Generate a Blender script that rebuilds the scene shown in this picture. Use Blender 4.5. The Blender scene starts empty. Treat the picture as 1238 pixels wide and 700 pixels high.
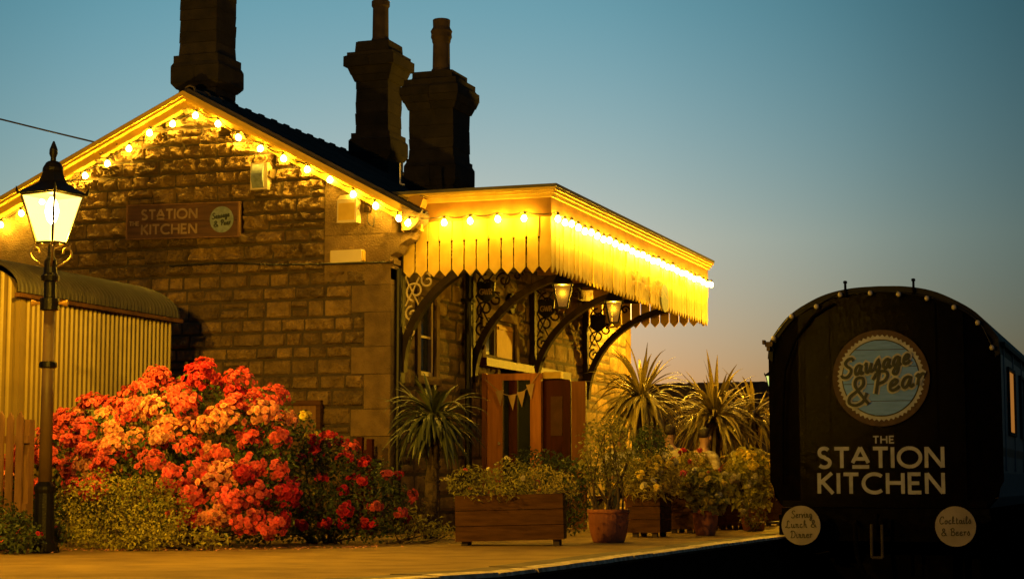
import bpy, bmesh, math, random
import numpy as np
from mathutils import Vector, Matrix, noise
sc = bpy.context.scene
R = math.radians
# ------------------------------------------------------------------ camera, sky, exposure
CAM_H, YAW, PITCH, FPX = 0.6, R(19.32), math.atan(235 / 2250), 2250.0
cd = bpy.data.cameras.new('camera'); cam = bpy.data.objects.new('camera', cd)
sc.collection.objects.link(cam); sc.camera = cam
cd.sensor_width = 36; cd.lens = 36 * FPX / 1238; cd.clip_start = .1; cd.clip_end = 3000
cam.location = (0, 0, CAM_H); cam.rotation_euler = (R(90) + PITCH, 0, YAW)

w = bpy.data.worlds.new("World"); sc.world = w; w.use_nodes = True
nt = w.node_tree; bg = nt.nodes['Background']
sk = nt.nodes.new('ShaderNodeTexSky'); sk.sky_type = 'NISHITA'; sk.sun_disc = False
sk.sun_elevation = R(0); sk.sun_rotation = R(-22)
sk.ozone_density = 3.5; sk.air_density = 1.0; sk.dust_density = .3; sk.altitude = 0
mx = nt.nodes.new('ShaderNodeMix'); mx.data_type = 'RGBA'; mx.blend_type = 'MULTIPLY'
mx.inputs[0].default_value = 1
gtc = nt.nodes.new('ShaderNodeTexCoord'); gsx = nt.nodes.new('ShaderNodeSeparateXYZ'); nt.links.new(gtc.outputs['Generated'], gsx.inputs[0])
grp = nt.nodes.new('ShaderNodeValToRGB'); nt.links.new(gsx.outputs['Z'], grp.inputs[0])   # twilight tint of the air by height above the horizon
grp.color_ramp.elements[0].position = .05; grp.color_ramp.elements[0].color = (1.37, 1.39, 1.27, 1)
grp.color_ramp.elements[1].position = 1; grp.color_ramp.elements[1].color = (.8, 1.2, .9, 1)
for p_, c_ in ((.13, (2.09, 2.2, 1.49)), (.25, (1.49, 2.27, 1.43))):
    e_ = grp.color_ramp.elements.new(p_); e_.color = (*c_, 1)
# the afterglow: brightest round the sunset, the rest of the dusk sky already dark
gdt = nt.nodes.new('ShaderNodeVectorMath'); gdt.operation = 'DOT_PRODUCT'; nt.links.new(gtc.outputs['Generated'], gdt.inputs[0])
gdt.inputs[1].default_value = (math.sin(R(-24)) * math.cos(R(10)), math.cos(R(-24)) * math.cos(R(10)), math.sin(R(10)))
gac = nt.nodes.new('ShaderNodeMath'); gac.operation = 'ARCCOSINE'; nt.links.new(gdt.outputs['Value'], gac.inputs[0])
gdv = nt.nodes.new('ShaderNodeMath'); gdv.operation = 'DIVIDE'; gdv.inputs[1].default_value = math.pi; nt.links.new(gac.outputs[0], gdv.inputs[0])
gmr = nt.nodes.new('ShaderNodeValToRGB'); gmr.color_ramp.interpolation = 'CARDINAL'; nt.links.new(gdv.outputs[0], gmr.inputs[0])
gmr.color_ramp.elements[0].position = 0; gmr.color_ramp.elements[0].color = (1, 1, 1, 1)
gmr.color_ramp.elements[1].position = 1; gmr.color_ramp.elements[1].color = (.40, .40, .40, 1)
for a_, v_ in ((9, .89), (16, .54), (24, .21), (45, .24)):
    e_ = gmr.color_ramp.elements.new(a_ / 180); e_.color = (v_, v_, v_, 1)
gvm = nt.nodes.new('ShaderNodeVectorMath'); gvm.operation = 'SCALE'; nt.links.new(grp.outputs[0], gvm.inputs[0]); nt.links.new(gmr.outputs[0], gvm.inputs['Scale'])
nt.links.new(gvm.outputs[0], mx.inputs[7])
nt.links.new(sk.outputs[0], mx.inputs[6]); nt.links.new(mx.outputs[2], bg.inputs[0])
bg.inputs[1].default_value = .15
vs = sc.view_settings
vs.view_transform = 'Standard'; vs.look = 'None'; vs.exposure = 1.0; vs.gamma = 1
try: vs.use_curve_mapping = False
except Exception: pass
LAMP = (1.0, .50, .016)                      # the colour of every lamp of the station
cy = sc.cycles
cy.use_denoising = True; cy.max_bounces = 6; cy.diffuse_bounces = 3; cy.transparent_max_bounces = 12
cy.sample_clamp_indirect = 3.0; cy.use_adaptive_sampling = True; cy.adaptive_threshold = .015

cF = Vector((-math.sin(YAW) * math.cos(PITCH), math.cos(YAW) * math.cos(PITCH), math.sin(PITCH)))
cU = Vector((math.sin(YAW) * math.sin(PITCH), -math.cos(YAW) * math.sin(PITCH), math.cos(PITCH)))
cR = Vector((math.cos(YAW), math.sin(YAW), 0)); cO = Vector((0, 0, CAM_H))
def at(ax, val, x, y):
    """survey helper: the point of the plane ax=val that the photograph shows at pixel x,y"""
    d = cR * ((x - 619) / FPX) + cU * ((350 - y) / FPX) + cF
    i = 'XYZ'.index(ax)
    return cO + d * ((val - cO[i]) / d[i])

# ------------------------------------------------------------------ materials
def mat(name, col, rough=.8, col2=None, scale=8., bump=0., bscale=40., metal=0., tint=0., spec=.5, emis=None, estr=0., detail=4, stretch=None):
    m = bpy.data.materials.new(name); m.use_nodes = True
    n = m.node_tree; b = n.nodes['Principled BSDF']; L = n.links.new
    b.inputs['Roughness'].default_value = rough; b.inputs['Metallic'].default_value = metal
    b.inputs['Specular IOR Level'].default_value = spec
    tc = n.nodes.new('ShaderNodeTexCoord'); src = tc.outputs['Object']
    if stretch:
        mp = n.nodes.new('ShaderNodeMapping'); mp.inputs['Scale'].default_value = stretch
        L(src, mp.inputs[0]); src = mp.outputs[0]
    out = None
    if col2 is None: col2 = tuple(c * .72 for c in col)
    nz = n.nodes.new('ShaderNodeTexNoise'); nz.inputs['Scale'].default_value = scale; nz.inputs['Detail'].default_value = detail
    L(src, nz.inputs[0])
    rp = n.nodes.new('ShaderNodeValToRGB'); L(nz.outputs[0], rp.inputs[0])
    rp.color_ramp.elements[0].position = .36; rp.color_ramp.elements[1].position = .64
    rp.color_ramp.elements[0].color = (*col2, 1); rp.color_ramp.elements[1].color = (*col, 1)
    out = rp.outputs[0]
    if tint:
        a = n.nodes.new('ShaderNodeAttribute'); a.attribute_name = 'tint'
        mr = n.nodes.new('ShaderNodeMapRange'); mr.inputs[3].default_value = 1 - tint; mr.inputs[4].default_value = 1 + tint
        L(a.outputs['Fac'], mr.inputs[0])
        vm = n.nodes.new('ShaderNodeVectorMath'); vm.operation = 'SCALE'
        L(out, vm.inputs[0]); L(mr.outputs[0], vm.inputs['Scale']); out = vm.outputs[0]
    L(out, b.inputs['Base Color'])
    if bump:
        n2 = n.nodes.new('ShaderNodeTexNoise'); n2.inputs['Scale'].default_value = bscale; n2.inputs['Detail'].default_value = 5
        L(src, n2.inputs[0])
        bp = n.nodes.new('ShaderNodeBump'); bp.inputs['Strength'].default_value = bump; bp.inputs['Distance'].default_value = .02
        L(n2.outputs[0], bp.inputs['Height']); L(bp.outputs[0], b.inputs['Normal'])
    if emis:
        b.inputs['Emission Color'].default_value = (*emis, 1); b.inputs['Emission Strength'].default_value = estr
    return m

def leaf_mat(name, col, col2, transl=.25, rough=.5):
    m = mat(name, col, rough, col2, scale=3, tint=.45)
    n = m.node_tree; b = n.nodes['Principled BSDF']; L = n.links.new
    t = n.nodes.new('ShaderNodeBsdfTranslucent'); mxs = n.nodes.new('ShaderNodeMixShader'); mxs.inputs[0].default_value = transl
    src = b.inputs['Base Color'].links[0].from_socket
    L(src, t.inputs[0]); L(b.outputs[0], mxs.inputs[1]); L(t.outputs[0], mxs.inputs[2])
    L(mxs.outputs[0], n.nodes['Material Output'].inputs[0])
    return m

def glass_mat(name, col, clear=.6, emis=None, estr=0, rough=.05):
    m = bpy.data.materials.new(name); m.use_nodes = True
    n = m.node_tree; b = n.nodes['Principled BSDF']; L = n.links.new
    b.inputs['Base Color'].default_value = (*col, 1); b.inputs['Roughness'].default_value = rough
    if emis: b.inputs['Emission Color'].default_value = (*emis, 1); b.inputs['Emission Strength'].default_value = estr
    t = n.nodes.new('ShaderNodeBsdfTransparent'); mxs = n.nodes.new('ShaderNodeMixShader'); mxs.inputs[0].default_value = clear
    L(b.outputs[0], mxs.inputs[1]); L(t.outputs[0], mxs.inputs[2]); L(mxs.outputs[0], n.nodes['Material Output'].inputs[0])
    return m

M = dict(
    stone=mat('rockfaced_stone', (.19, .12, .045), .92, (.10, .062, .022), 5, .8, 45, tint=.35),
    ashlar=mat('ashlar_stone', (.17, .108, .042), .92, (.11, .068, .026), 6, .9, 45, tint=.15),
    mortar=mat('mortar', (.06, .042, .026), .95, (.04, .028, .018), 9, .5, 60),
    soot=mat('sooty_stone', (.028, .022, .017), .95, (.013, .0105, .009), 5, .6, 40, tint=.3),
    tile=mat('roof_tile', (.10, .075, .06), .85, (.05, .04, .035), 4, .4, 30, tint=.2),
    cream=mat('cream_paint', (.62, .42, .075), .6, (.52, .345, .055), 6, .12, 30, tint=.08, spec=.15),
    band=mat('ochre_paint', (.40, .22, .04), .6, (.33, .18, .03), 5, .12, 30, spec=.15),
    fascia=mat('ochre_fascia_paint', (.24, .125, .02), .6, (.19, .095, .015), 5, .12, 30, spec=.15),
    lead=mat('lead_sheet', (.06, .055, .05), .6, (.035, .03, .03), 6),
    black=mat('black_ironwork', (.006, .005, .0042), .45, (.004, .0034, .003), 8, .15, 50, spec=.25),
    iron=mat('brown_ironwork', (.022, .013, .007), .55, (.014, .008, .005), 8, .15, 50, spec=.06),
    pale_iron=mat('cream_ironwork', (.50, .40, .24), .5, (.42, .33, .19), 8, .1, 50, spec=.06),
    oak=mat('orange_oak', (.48, .19, .045), .5, (.35, .135, .032), 3, .1, 30, stretch=(6, 6, .6), spec=.06),
    oakdark=mat('brown_oak', (.24, .10, .03), .55, (.17, .07, .02), 3, .1, 30, stretch=(6, 6, .6), spec=.06),
    darkdoor=mat('dark_red_door', (.06, .011, .005), .45, (.036, .007, .003), 3, .1, 30, stretch=(6, 6, .6), spec=.06),
    plank=mat('planter_plank', (.09, .042, .016), .8, (.055, .025, .010), 3, .25, 30, stretch=(1, 4, 10), spec=.06),
    fence=mat('fence_timber', (.20, .10, .04), .8, (.13, .062, .025), 4, .2, 30, stretch=(6, 6, 1)),
    darkwood=mat('weathered_dark_timber', (.085, .055, .035), .85, (.05, .033, .022), 4, .2, 30),
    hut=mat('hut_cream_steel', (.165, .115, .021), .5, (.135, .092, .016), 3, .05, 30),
    hutroof=mat('hut_galvanised_roof', (.03, .024, .015), .6, (.016, .013, .009), 5, .15, 40),
    terra=mat('terracotta', (.36, .12, .05), .75, (.27, .085, .035), 6, .15, 40),
    soil=mat('planting_soil', (.05, .033, .022), .95, (.03, .02, .014), 20, .6, 50),
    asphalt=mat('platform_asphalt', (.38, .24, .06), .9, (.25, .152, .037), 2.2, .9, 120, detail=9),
    kerb=mat('coping_stone', (.17, .125, .07), .9, (.10, .072, .04), 3, .5, 60),
    kerbpaint=mat('worn_white_edge', (.78, .66, .50), .85, (.34, .26, .16), 11, .4, 60),
    brick=mat('dark_platform_brick', (.02, .014, .01), 1, (.012, .009, .007), 6, .4, 20, spec=0),
    ballast=mat('track_ballast', (.05, .045, .04), .95, (.02, .018, .016), 30, 1., 25),
    grassland=mat('rough_ground', (.035, .045, .02), .95, (.02, .025, .012), 2, .8, 8),
    rail=mat('rail_steel', (.06, .045, .035), .75, (.035, .025, .02), 6),
    coach=mat('coach_black_gloss', (.0015, .0013, .0012), .16, (.003, .002, .0016), 9, .12, 90, spec=.025),
    under=mat('underframe_grime', (.006, .005, .0042), .8, (.003, .0026, .0022), 8, .3, 40, spec=0),
    coachroof=mat('coach_roof', (.012, .012, .013), .6, (.008, .008, .009), 5, .2, 20, spec=.15),
    coachside=mat('coach_blue_grey', (.10, .14, .17), .45, (.07, .10, .125), 5, .15, 20),
    coachred=mat('coach_maroon', (.05, .018, .012), .5, (.035, .013, .01), 5),
    lettering=mat('sign_lettering', (.30, .31, .42), .8),
    signwood=mat('sign_board_wood', (.10, .045, .017), .7, (.055, .024, .010), 3, .2, 25, stretch=(1, 6, 8)),
    signletter=mat('worn_sign_letter', (.27, .18, .10), .7),
    fadedink=mat('faded_valance_ink', (.34, .23, .08), .7, (.62, .45, .15), 50),
    teal=mat('roundel_blue', (.10, .25, .88), .6, (.075, .20, .74), 4, .1, 30, stretch=(1, 1, 8)),
    rust=mat('roundel_rust_rim', (.055, .024, .015), .7, (.03, .012, .008), 12, .2, 40),
    palegrey=mat('roundel_pale', (.34, .36, .46), .7),
    inkgrey=mat('roundel_ink', (.022, .03, .036), .7),
    bufferface=mat('buffer_face', (.23, .20, .21), .7, (.18, .155, .16), 5, .08, 30),
    ink=mat('black_ink', (.015, .012, .01), .6),
    roundel=mat('grey_blue_roundel', (.20, .24, .26), .7, (.13, .16, .17), 20),
    white=mat('white_plastic', (.75, .72, .66), .4),
    greybox=mat('cream_metal_box', (.60, .50, .30), .45, (.54, .44, .26), 4),
    cable=mat('black_cable', (.012, .011, .01), .5),
    skin=mat('skin', (.48, .27, .17), .55), hair=mat('brown_hair', (.025, .012, .006), .6, bump=.5, bscale=60),
    shirt_y=mat('pale_yellow_shirt', (.72, .62, .34), .85, (.60, .50, .26), 5, .3, 25),
    shirt_w=mat('patterned_cream_shirt', (.66, .57, .38), .85, (.30, .22, .12), 22, .3, 25),
    shirt_b=mat('white_shirt', (.8, .78, .72), .85, bump=.3, bscale=25), jeans=mat('dark_trousers', (.03, .035, .05), .9),
    bunting=mat('faded_bunting', (.50, .34, .17), .8, (.4, .26, .12), 8),
    petal=None)
M['bunting_dark'] = mat('dark_frosted_glass', (.10, .045, .02), .5, spec=.08)
M['glass'] = glass_mat('window_glass', (.03, .035, .03), .35)
M['frost'] = glass_mat('amber_lantern_glass', (.62, .42, .18), .25, rough=.4)
M['pane'] = bpy.data.materials.new('lit_lantern_glass'); M['pane'].use_nodes = True
_n = M['pane'].node_tree; _n.nodes.remove(_n.nodes['Principled BSDF'])
_t = _n.nodes.new('ShaderNodeBsdfTransparent'); _t.inputs[0].default_value = (.92, .92, .9, 1)
_e = _n.nodes.new('ShaderNodeEmission'); _e.inputs[0].default_value = (1, .64, .17, 1); _e.inputs[1].default_value = .8
_a = _n.nodes.new('ShaderNodeAddShader'); _n.links.new(_t.outputs[0], _a.inputs[0]); _n.links.new(_e.outputs[0], _a.inputs[1]); _n.links.new(_a.outputs[0], _n.nodes['Material Output'].inputs[0])
M['amber'] = glass_mat('dim_amber_lantern_glass', (.02, .012, .004), .85, (1, .42, .07), .22, .4)
M['bulb'] = mat('lit_bulb', (.8, .6, .3), .4, emis=(1, .55, .035), estr=190)
M['core'] = mat('lit_lamp_core', (.8, .6, .3), .4, emis=(1, .78, .35), estr=20)
M['litwin'] = mat('lit_coach_window', (.5, .3, .1), .4, emis=(1, .36, .05), estr=.16)
M['greenlamp'] = mat('far_green_lamp_glass', (.6, .8, .4), .4, emis=(.72, 1, .32), estr=.35)
M['offbulb'] = mat('unlit_white_bulb', (.42, .38, .36), .5)
M['leaf_rose'] = leaf_mat('rose_leaf', (.085, .12, .028), (.05, .08, .018))
M['leaf_dark'] = leaf_mat('dark_leaf', (.075, .10, .028), (.045, .065, .018))
M['leaf_yel'] = leaf_mat('yellow_green_leaf', (.48, .42, .065), (.27, .25, .04))
M['leaf_pot'] = leaf_mat('pot_plant_leaf', (.32, .29, .055), (.18, .17, .033), .35)
M['leaf_grass'] = leaf_mat('grassy_leaf', (.56, .46, .10), (.30, .25, .05), .35)
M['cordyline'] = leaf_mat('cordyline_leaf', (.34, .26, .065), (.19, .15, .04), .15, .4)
M['bark'] = mat('cordyline_bark', (.075, .048, .026), .95, (.04, .025, .015), 12, .8, 40)
M['stem'] = mat('woody_stem', (.09, .06, .035), .9)
for nm, c in dict(coral=(.82, .14, .15), red=(.58, .025, .06), salmon=(.88, .40, .27), yellow=(.86, .68, .10), cream=(.80, .72, .42), pink=(.62, .10, .12)).items():
    M['petal_' + nm] = leaf_mat('petal_' + nm, c, tuple(x * .78 for x in c), .3, .6)

# ------------------------------------------------------------------ mesh builder
class MB:
    def __init__(s): s.V = []; s.F = []; s.mi = []; s.T = []; s.cur = 0; s.t = .5
    def v(s, p): s.V.append(tuple(p)); return len(s.V) - 1
    def f(s, idx): s.F.append(tuple(idx)); s.mi.append(s.cur); s.T.append(s.t)
    def poly(s, pts): s.f([s.v(p) for p in pts])
    def hexa(s, p):          # 8 corners: bottom ring 0-3, top ring 4-7
        i = [s.v(q) for q in p]
        for q in ((3, 2, 1, 0), (4, 5, 6, 7), (0, 1, 5, 4), (1, 2, 6, 5), (2, 3, 7, 6), (3, 0, 4, 7)): s.f([i[k] for k in q])
    def box(s, x0, x1, y0, y1, z0, z1, m=None):
        p = [(x0, y0, z0), (x1, y0, z0), (x1, y1, z0), (x0, y1, z0), (x0, y0, z1), (x1, y0, z1), (x1, y1, z1), (x0, y1, z1)]
        if m is not None: p = [m @ Vector(q) for q in p]
        s.hexa(p)
    def prism(s, pts, fn, d0, d1):   # 2D outline pts; fn(a,b,d) -> world
        n = len(pts); A = [s.v(fn(a, b, d0)) for a, b in pts]; B = [s.v(fn(a, b, d1)) for a, b in pts]
        s.f(A[::-1]); s.f(B)
        for i in range(n): j = (i + 1) % n; s.f((A[i], A[j], B[j], B[i]))
    def tube(s, P, r, n=8, cap=True):
        P = [Vector(p) for p in P]
        if not hasattr(r, '__len__'): r = [r] * len(P)
        rings = []; t0 = None; u = None
        for i, p in enumerate(P):
            t = (P[min(i + 1, len(P) - 1)] - P[max(i - 1, 0)]).normalized()
            if u is None: u = t.orthogonal().normalized()
            else: u = (u - t * u.dot(t)); u = u.normalized() if u.length > 1e-6 else t.orthogonal().normalized()
            b = t.cross(u)
            rings.append([s.v(p + (u * math.cos(a) + b * math.sin(a)) * r[i]) for a in [2 * math.pi * k / n for k in range(n)]])
        for a, b in zip(rings, rings[1:]):
            for k in range(n): s.f((a[k], a[(k + 1) % n], b[(k + 1) % n], b[k]))
        if cap: s.f(rings[0][::-1]); s.f(rings[-1])
    def lathe(s, prof, c, n=20, sq=False, rot=0., m=None):  # prof [(r,z)]
        rings = []
        for r, z in prof:
            ring = []
            for k in range(n):
                a = 2 * math.pi * (k + (.5 if sq else 0)) / n + rot
                p = Vector((c[0] + r * math.cos(a), c[1] + r * math.sin(a), c[2] + z))
                ring.append(s.v(m @ p if m is not None else p))
            rings.append(ring)
        for a, b in zip(rings, rings[1:]):
            for k in range(n): s.f((a[k], a[(k + 1) % n], b[(k + 1) % n], b[k]))
        s.f(rings[0][::-1]); s.f(rings[-1])
    def ribbon(s, pts, wd, fn, d, th=.004, inc=0.00012):   # stroke of width wd along 2D pts, front at depth d
        n = len(pts); L = []; Rr = []
        for i in range(n):
            a = Vector(pts[max(i - 1, 0)]); b = Vector(pts[i]); c = Vector(pts[min(i + 1, n - 1)])
            t1 = (b - a) if i else (c - b); t2 = (c - b) if i < n - 1 else (b - a)
            if t1.length < 1e-9: t1 = t2
            if t2.length < 1e-9: t2 = t1
            t1.normalize(); t2.normalize(); t = t1 + t2
            t = t.normalized() if t.length > 1e-6 else t1
            nr = Vector((-t.y, t.x)); k = wd / 2 / max(.5, nr.dot(Vector((-t1.y, t1.x))))
            dd = d + i * inc
            L.append((s.v(fn(*(b + nr * k), dd)), s.v(fn(*(b + nr * k), d - th)))); Rr.append((s.v(fn(*(b - nr * k), dd)), s.v(fn(*(b - nr * k), d - th))))
        for i in range(n - 1):
            s.f((Rr[i][0], Rr[i + 1][0], L[i + 1][0], L[i][0])); s.f((L[i][0], L[i + 1][0], L[i + 1][1], L[i][1])); s.f((Rr[i][0], Rr[i][1], Rr[i + 1][1], Rr[i + 1][0]))
        s.f((L[0][0], L[0][1], Rr[0][1], Rr[0][0])); s.f((L[-1][0], Rr[-1][0], Rr[-1][1], L[-1][1]))
    def build(s, name, mats, parent=None, smooth=False, loc=None):
        if not isinstance(mats, (list, tuple)): mats = [mats]
        me = bpy.data.meshes.new(name); org = Vector((0, 0, 0)); p = parent
        while p is not None: org += p.location; p = p.parent
        own = Vector(loc) if loc is not None else Vector((0, 0, 0))
        o3 = org + own if parent is not None else own
        me.from_pydata([(a - o3.x, b - o3.y, c - o3.z) for a, b, c in s.V], [], s.F)
        for m in mats: me.materials.append(m)
        me.polygons.foreach_set('material_index', s.mi)
        if smooth: me.polygons.foreach_set('use_smooth', [True] * len(s.F))
        at_ = me.attributes.new('tint', 'FLOAT', 'FACE'); at_.data.foreach_set('value', s.T)
        me.update()
        o = bpy.data.objects.new(name, me); sc.collection.objects.link(o); o.location = own
        if parent is not None: o.parent = parent
        return o

def tag(o, label=None, cat=None, group=None, kind=None):
    if label: o['label'] = label
    if cat: o['category'] = cat
    if group: o['group'] = group
    if kind: o['kind'] = kind
    return o
def thing(name, loc, label, cat, group=None):
    o = bpy.data.objects.new(name, None); sc.collection.objects.link(o); o.location = loc; o.empty_display_size = .2
    return tag(o, label, cat, group)
def lamp(name, loc, power, parent=None, r=.05, col=LAMP):
    l = bpy.data.lights.new(name, 'POINT'); l.energy = power; l.color = col; l.shadow_soft_size = r
    o = bpy.data.objects.new(name, l); sc.collection.objects.link(o)
    org = Vector((0, 0, 0))
    if parent is not None: o.parent = parent; org = parent.location
    o.location = Vector(loc) - org
    return o
def fbm(p, o=3): return noise.fractal(Vector(p), 1., 2.1, o)
def curve(P, n=6):     # Catmull-Rom through P (any dimension)
    P = [np.array(p, float) for p in P]; Q = [2 * P[0] - P[1]] + P + [2 * P[-1] - P[-2]]; out = []
    for i in range(1, len(Q) - 2):
        for k in range(n):
            t = k / n; a, b, c, d = Q[i - 1:i + 3]
            out.append(tuple(.5 * (2 * b + (c - a) * t + (2 * a - 5 * b + 4 * c - d) * t * t + (3 * b - a - 3 * c + d) * t ** 3)))
    out.append(tuple(P[-1])); return out

# ------------------------------------------------------------------ lettering (strokes)
def arc(cx, cy, r, a0, a1, n=14, ry=None):
    return [(cx + r * math.cos(R(a0 + (a1 - a0) * k / n)), cy + (ry or r) * math.sin(R(a0 + (a1 - a0) * k / n))) for k in range(n + 1)]
SANS = {
 'S': (.62, [arc(.3, .745, .21, 35, 270, 14, .215) + arc(.3, .25, .24, 90, -145, 14, .215)[1:]]),
 'T': (.62, [[(0, .94), (.62, .94)], [(.31, .94), (.31, 0)]]),
 'A': (.78, [[(.03, .24), (.36, 1)], [(.36, 1), (.69, .24)], [(.16, .44), (.56, .44)], [(.02, .05), (.72, .05)]]),
 'I': (.16, [[(.08, 0), (.08, 1)]]),
 'O': (1.02, [arc(.51, .5, .45, 90, 450, 28, .45)]),
 'N': (.8, [[(.07, 0), (.07, 1)], [(.09, .97), (.71, .03)], [(.73, 0), (.73, 1)]]),
 'K': (.66, [[(.07, 0), (.07, 1)], [(.6, 1), (.1, .5)], [(.2, .58), (.64, 0)]]),
 'C': (.86, [arc(.52, .5, .45, 48, 312, 20, .45)]),
 'H': (.76, [[(.07, 0), (.07, 1)], [(.69, 0), (.69, 1)], [(.07, .52), (.69, .52)]]),
 'E': (.56, [[(.54, .06), (.07, .06), (.07, .94), (.52, .94)], [(.07, .51), (.46, .51)]]),
 'G': (.92, [arc(.52, .5, .45, 45, 330, 20, .45) + [(.92, .46), (.6, .46)]]),
 'W': (1.1, [[(.03, 1), (.3, .02)], [(.3, .02), (.55, .95)], [(.55, .95), (.8, .02)], [(.8, .02), (1.07, 1)]]),
 'R': (.66, [[(.07, 0), (.07, .95), (.35, .95)] + arc(.35, .72, .23, 90, -90, 8) + [(.07, .49)], [(.3, .49), (.62, 0)]]),
}
SCR = {
 'S': (.78, [[(.75, .85), (.6, 1), (.35, .98), (.2, .8), (.35, .6), (.6, .42), (.65, .2), (.45, 0), (.15, .02), (0, .18)]]),
 'a': (.56, [[(.42, .4), (.3, .5), (.12, .42), (.05, .2), (.15, .02), (.3, .08), (.42, .4)], [(.44, .5), (.42, .15), (.5, 0), (.62, .1)]]),
 'u': (.56, [[(0, .4), (.1, .5), (.1, .15), (.2, 0), (.35, .1), (.44, .46)], [(.44, .5), (.42, .12), (.5, 0), (.62, .1)]]),
 's': (.44, [[(0, .1), (.2, .54), (.26, .4), (.36, .18), (.24, 0), (.04, .06)]]),
 'g': (.56, [[(.42, .4), (.3, .5), (.12, .42), (.05, .2), (.15, .02), (.3, .08), (.42, .4)], [(.44, .5), (.42, -.2), (.3, -.45), (.1, -.35), (.2, -.15), (.6, .1)]]),
 'e': (.48, [[(.05, .22), (.3, .28), (.38, .42), (.25, .5), (.08, .35), (.08, .1), (.2, 0), (.4, .05), (.52, .15)]]),
 'P': (.7, [[(.22, 0), (.27, .98)], [(0, .7), (.2, 1), (.55, 1), (.7, .8), (.6, .55), (.28, .46)]]),
 'r': (.42, [[(.0, .4), (.1, .5), (.14, .4), (.12, 0)], [(.14, .3), (.28, .5), (.42, .44)]]),
 '&': (.86, [[(.72, .4), (.6, .1), (.35, 0), (.12, .1), (.12, .32), (.35, .5), (.55, .7), (.5, .95), (.3, .95), (.25, .75), (.4, .5), (.82, 0)]]),
 'v': (.48, [[(0, .42), (.1, .5), (.2, 0), (.4, .45), (.5, .42)]]),
 'i': (.24, [[(.0, .3), (.07, .5), (.07, .12), (.14, 0), (.27, .1)], [(.1, .68), (.12, .74)]]),
 'n': (.5, [[(.0, .4), (.08, .5), (.08, 0)], [(.08, .3), (.22, .5), (.32, .4), (.32, .1), (.4, 0), (.52, .1)]]),
 'L': (.7, [[(.55, .8), (.5, 1), (.3, .9), (.25, .3), (.1, .05), (.02, .12), (.2, .12), (.45, 0), (.72, .12)]]),
 'c': (.42, [[(.35, .42), (.22, .5), (.06, .35), (.08, .08), (.22, 0), (.42, .12)]]),
 'h': (.5, [[(.08, 0), (.1, .85), (.2, 1), (.22, .8), (.1, .3)], [(.1, .3), (.25, .5), (.34, .38), (.34, .1), (.42, 0), (.52, .1)]]),
 'k': (.5, [[(.08, 0), (.1, .85), (.2, 1), (.22, .8), (.1, .25)], [(.35, .48), (.12, .25), (.3, .05), (.5, .08)]]),
 't': (.34, [[(.12, .85), (.1, .12), (.2, 0), (.36, .1)], [(0, .55), (.28, .55)]]),
 'l': (.3, [[(.02, .2), (.22, .8), (.16, 1), (.06, .8), (.06, .15), (.15, 0), (.3, .1)]]),
 'D': (.82, [[(.24, .95), (.18, .3), (.05, .05), (.2, .02)], [(.2, .02), (.6, .1), (.75, .5), (.6, .9), (.2, 1), (0, .8)]]),
 'C': (.68, [[(.65, .78), (.6, 1), (.3, .95), (.08, .6), (.1, .2), (.35, 0), (.66, .18)]]),
 'B': (.66, [[(.2, .95), (.15, 0)], [(0, .8), (.3, 1), (.55, .9), (.5, .6), (.2, .52)], [(.2, .52), (.6, .42), (.6, .1), (.35, 0), (.08, .06)]]),
 'o': (.5, [[(.25, .5), (.08, .35), (.08, .12), (.22, 0), (.38, .15), (.38, .38), (.25, .5), (.38, .42), (.5, .45)]]),
 ' ': (.3, []),
}
def text(mb, word, font, x0, x1, z0, h, wd, fn, d, shear=0., slope=0., smooth=False, gap=.12):
    tot = sum(font[c][0] + gap for c in word) - gap; sx = (x1 - x0) / tot; x = 0; q = 0
    for c in word:
        a, st = font[c]
        for s_ in st:
            pts = curve(s_, 5) if smooth else s_
            pp = [(x0 + (x + p[0]) * sx + p[1] * h * shear, z0 + p[1] * h + slope * (x + p[0]) * sx) for p in pts]
            mb.ribbon(pp, wd, fn, d + q * .00035); q += 1
        x += a + gap

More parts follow.
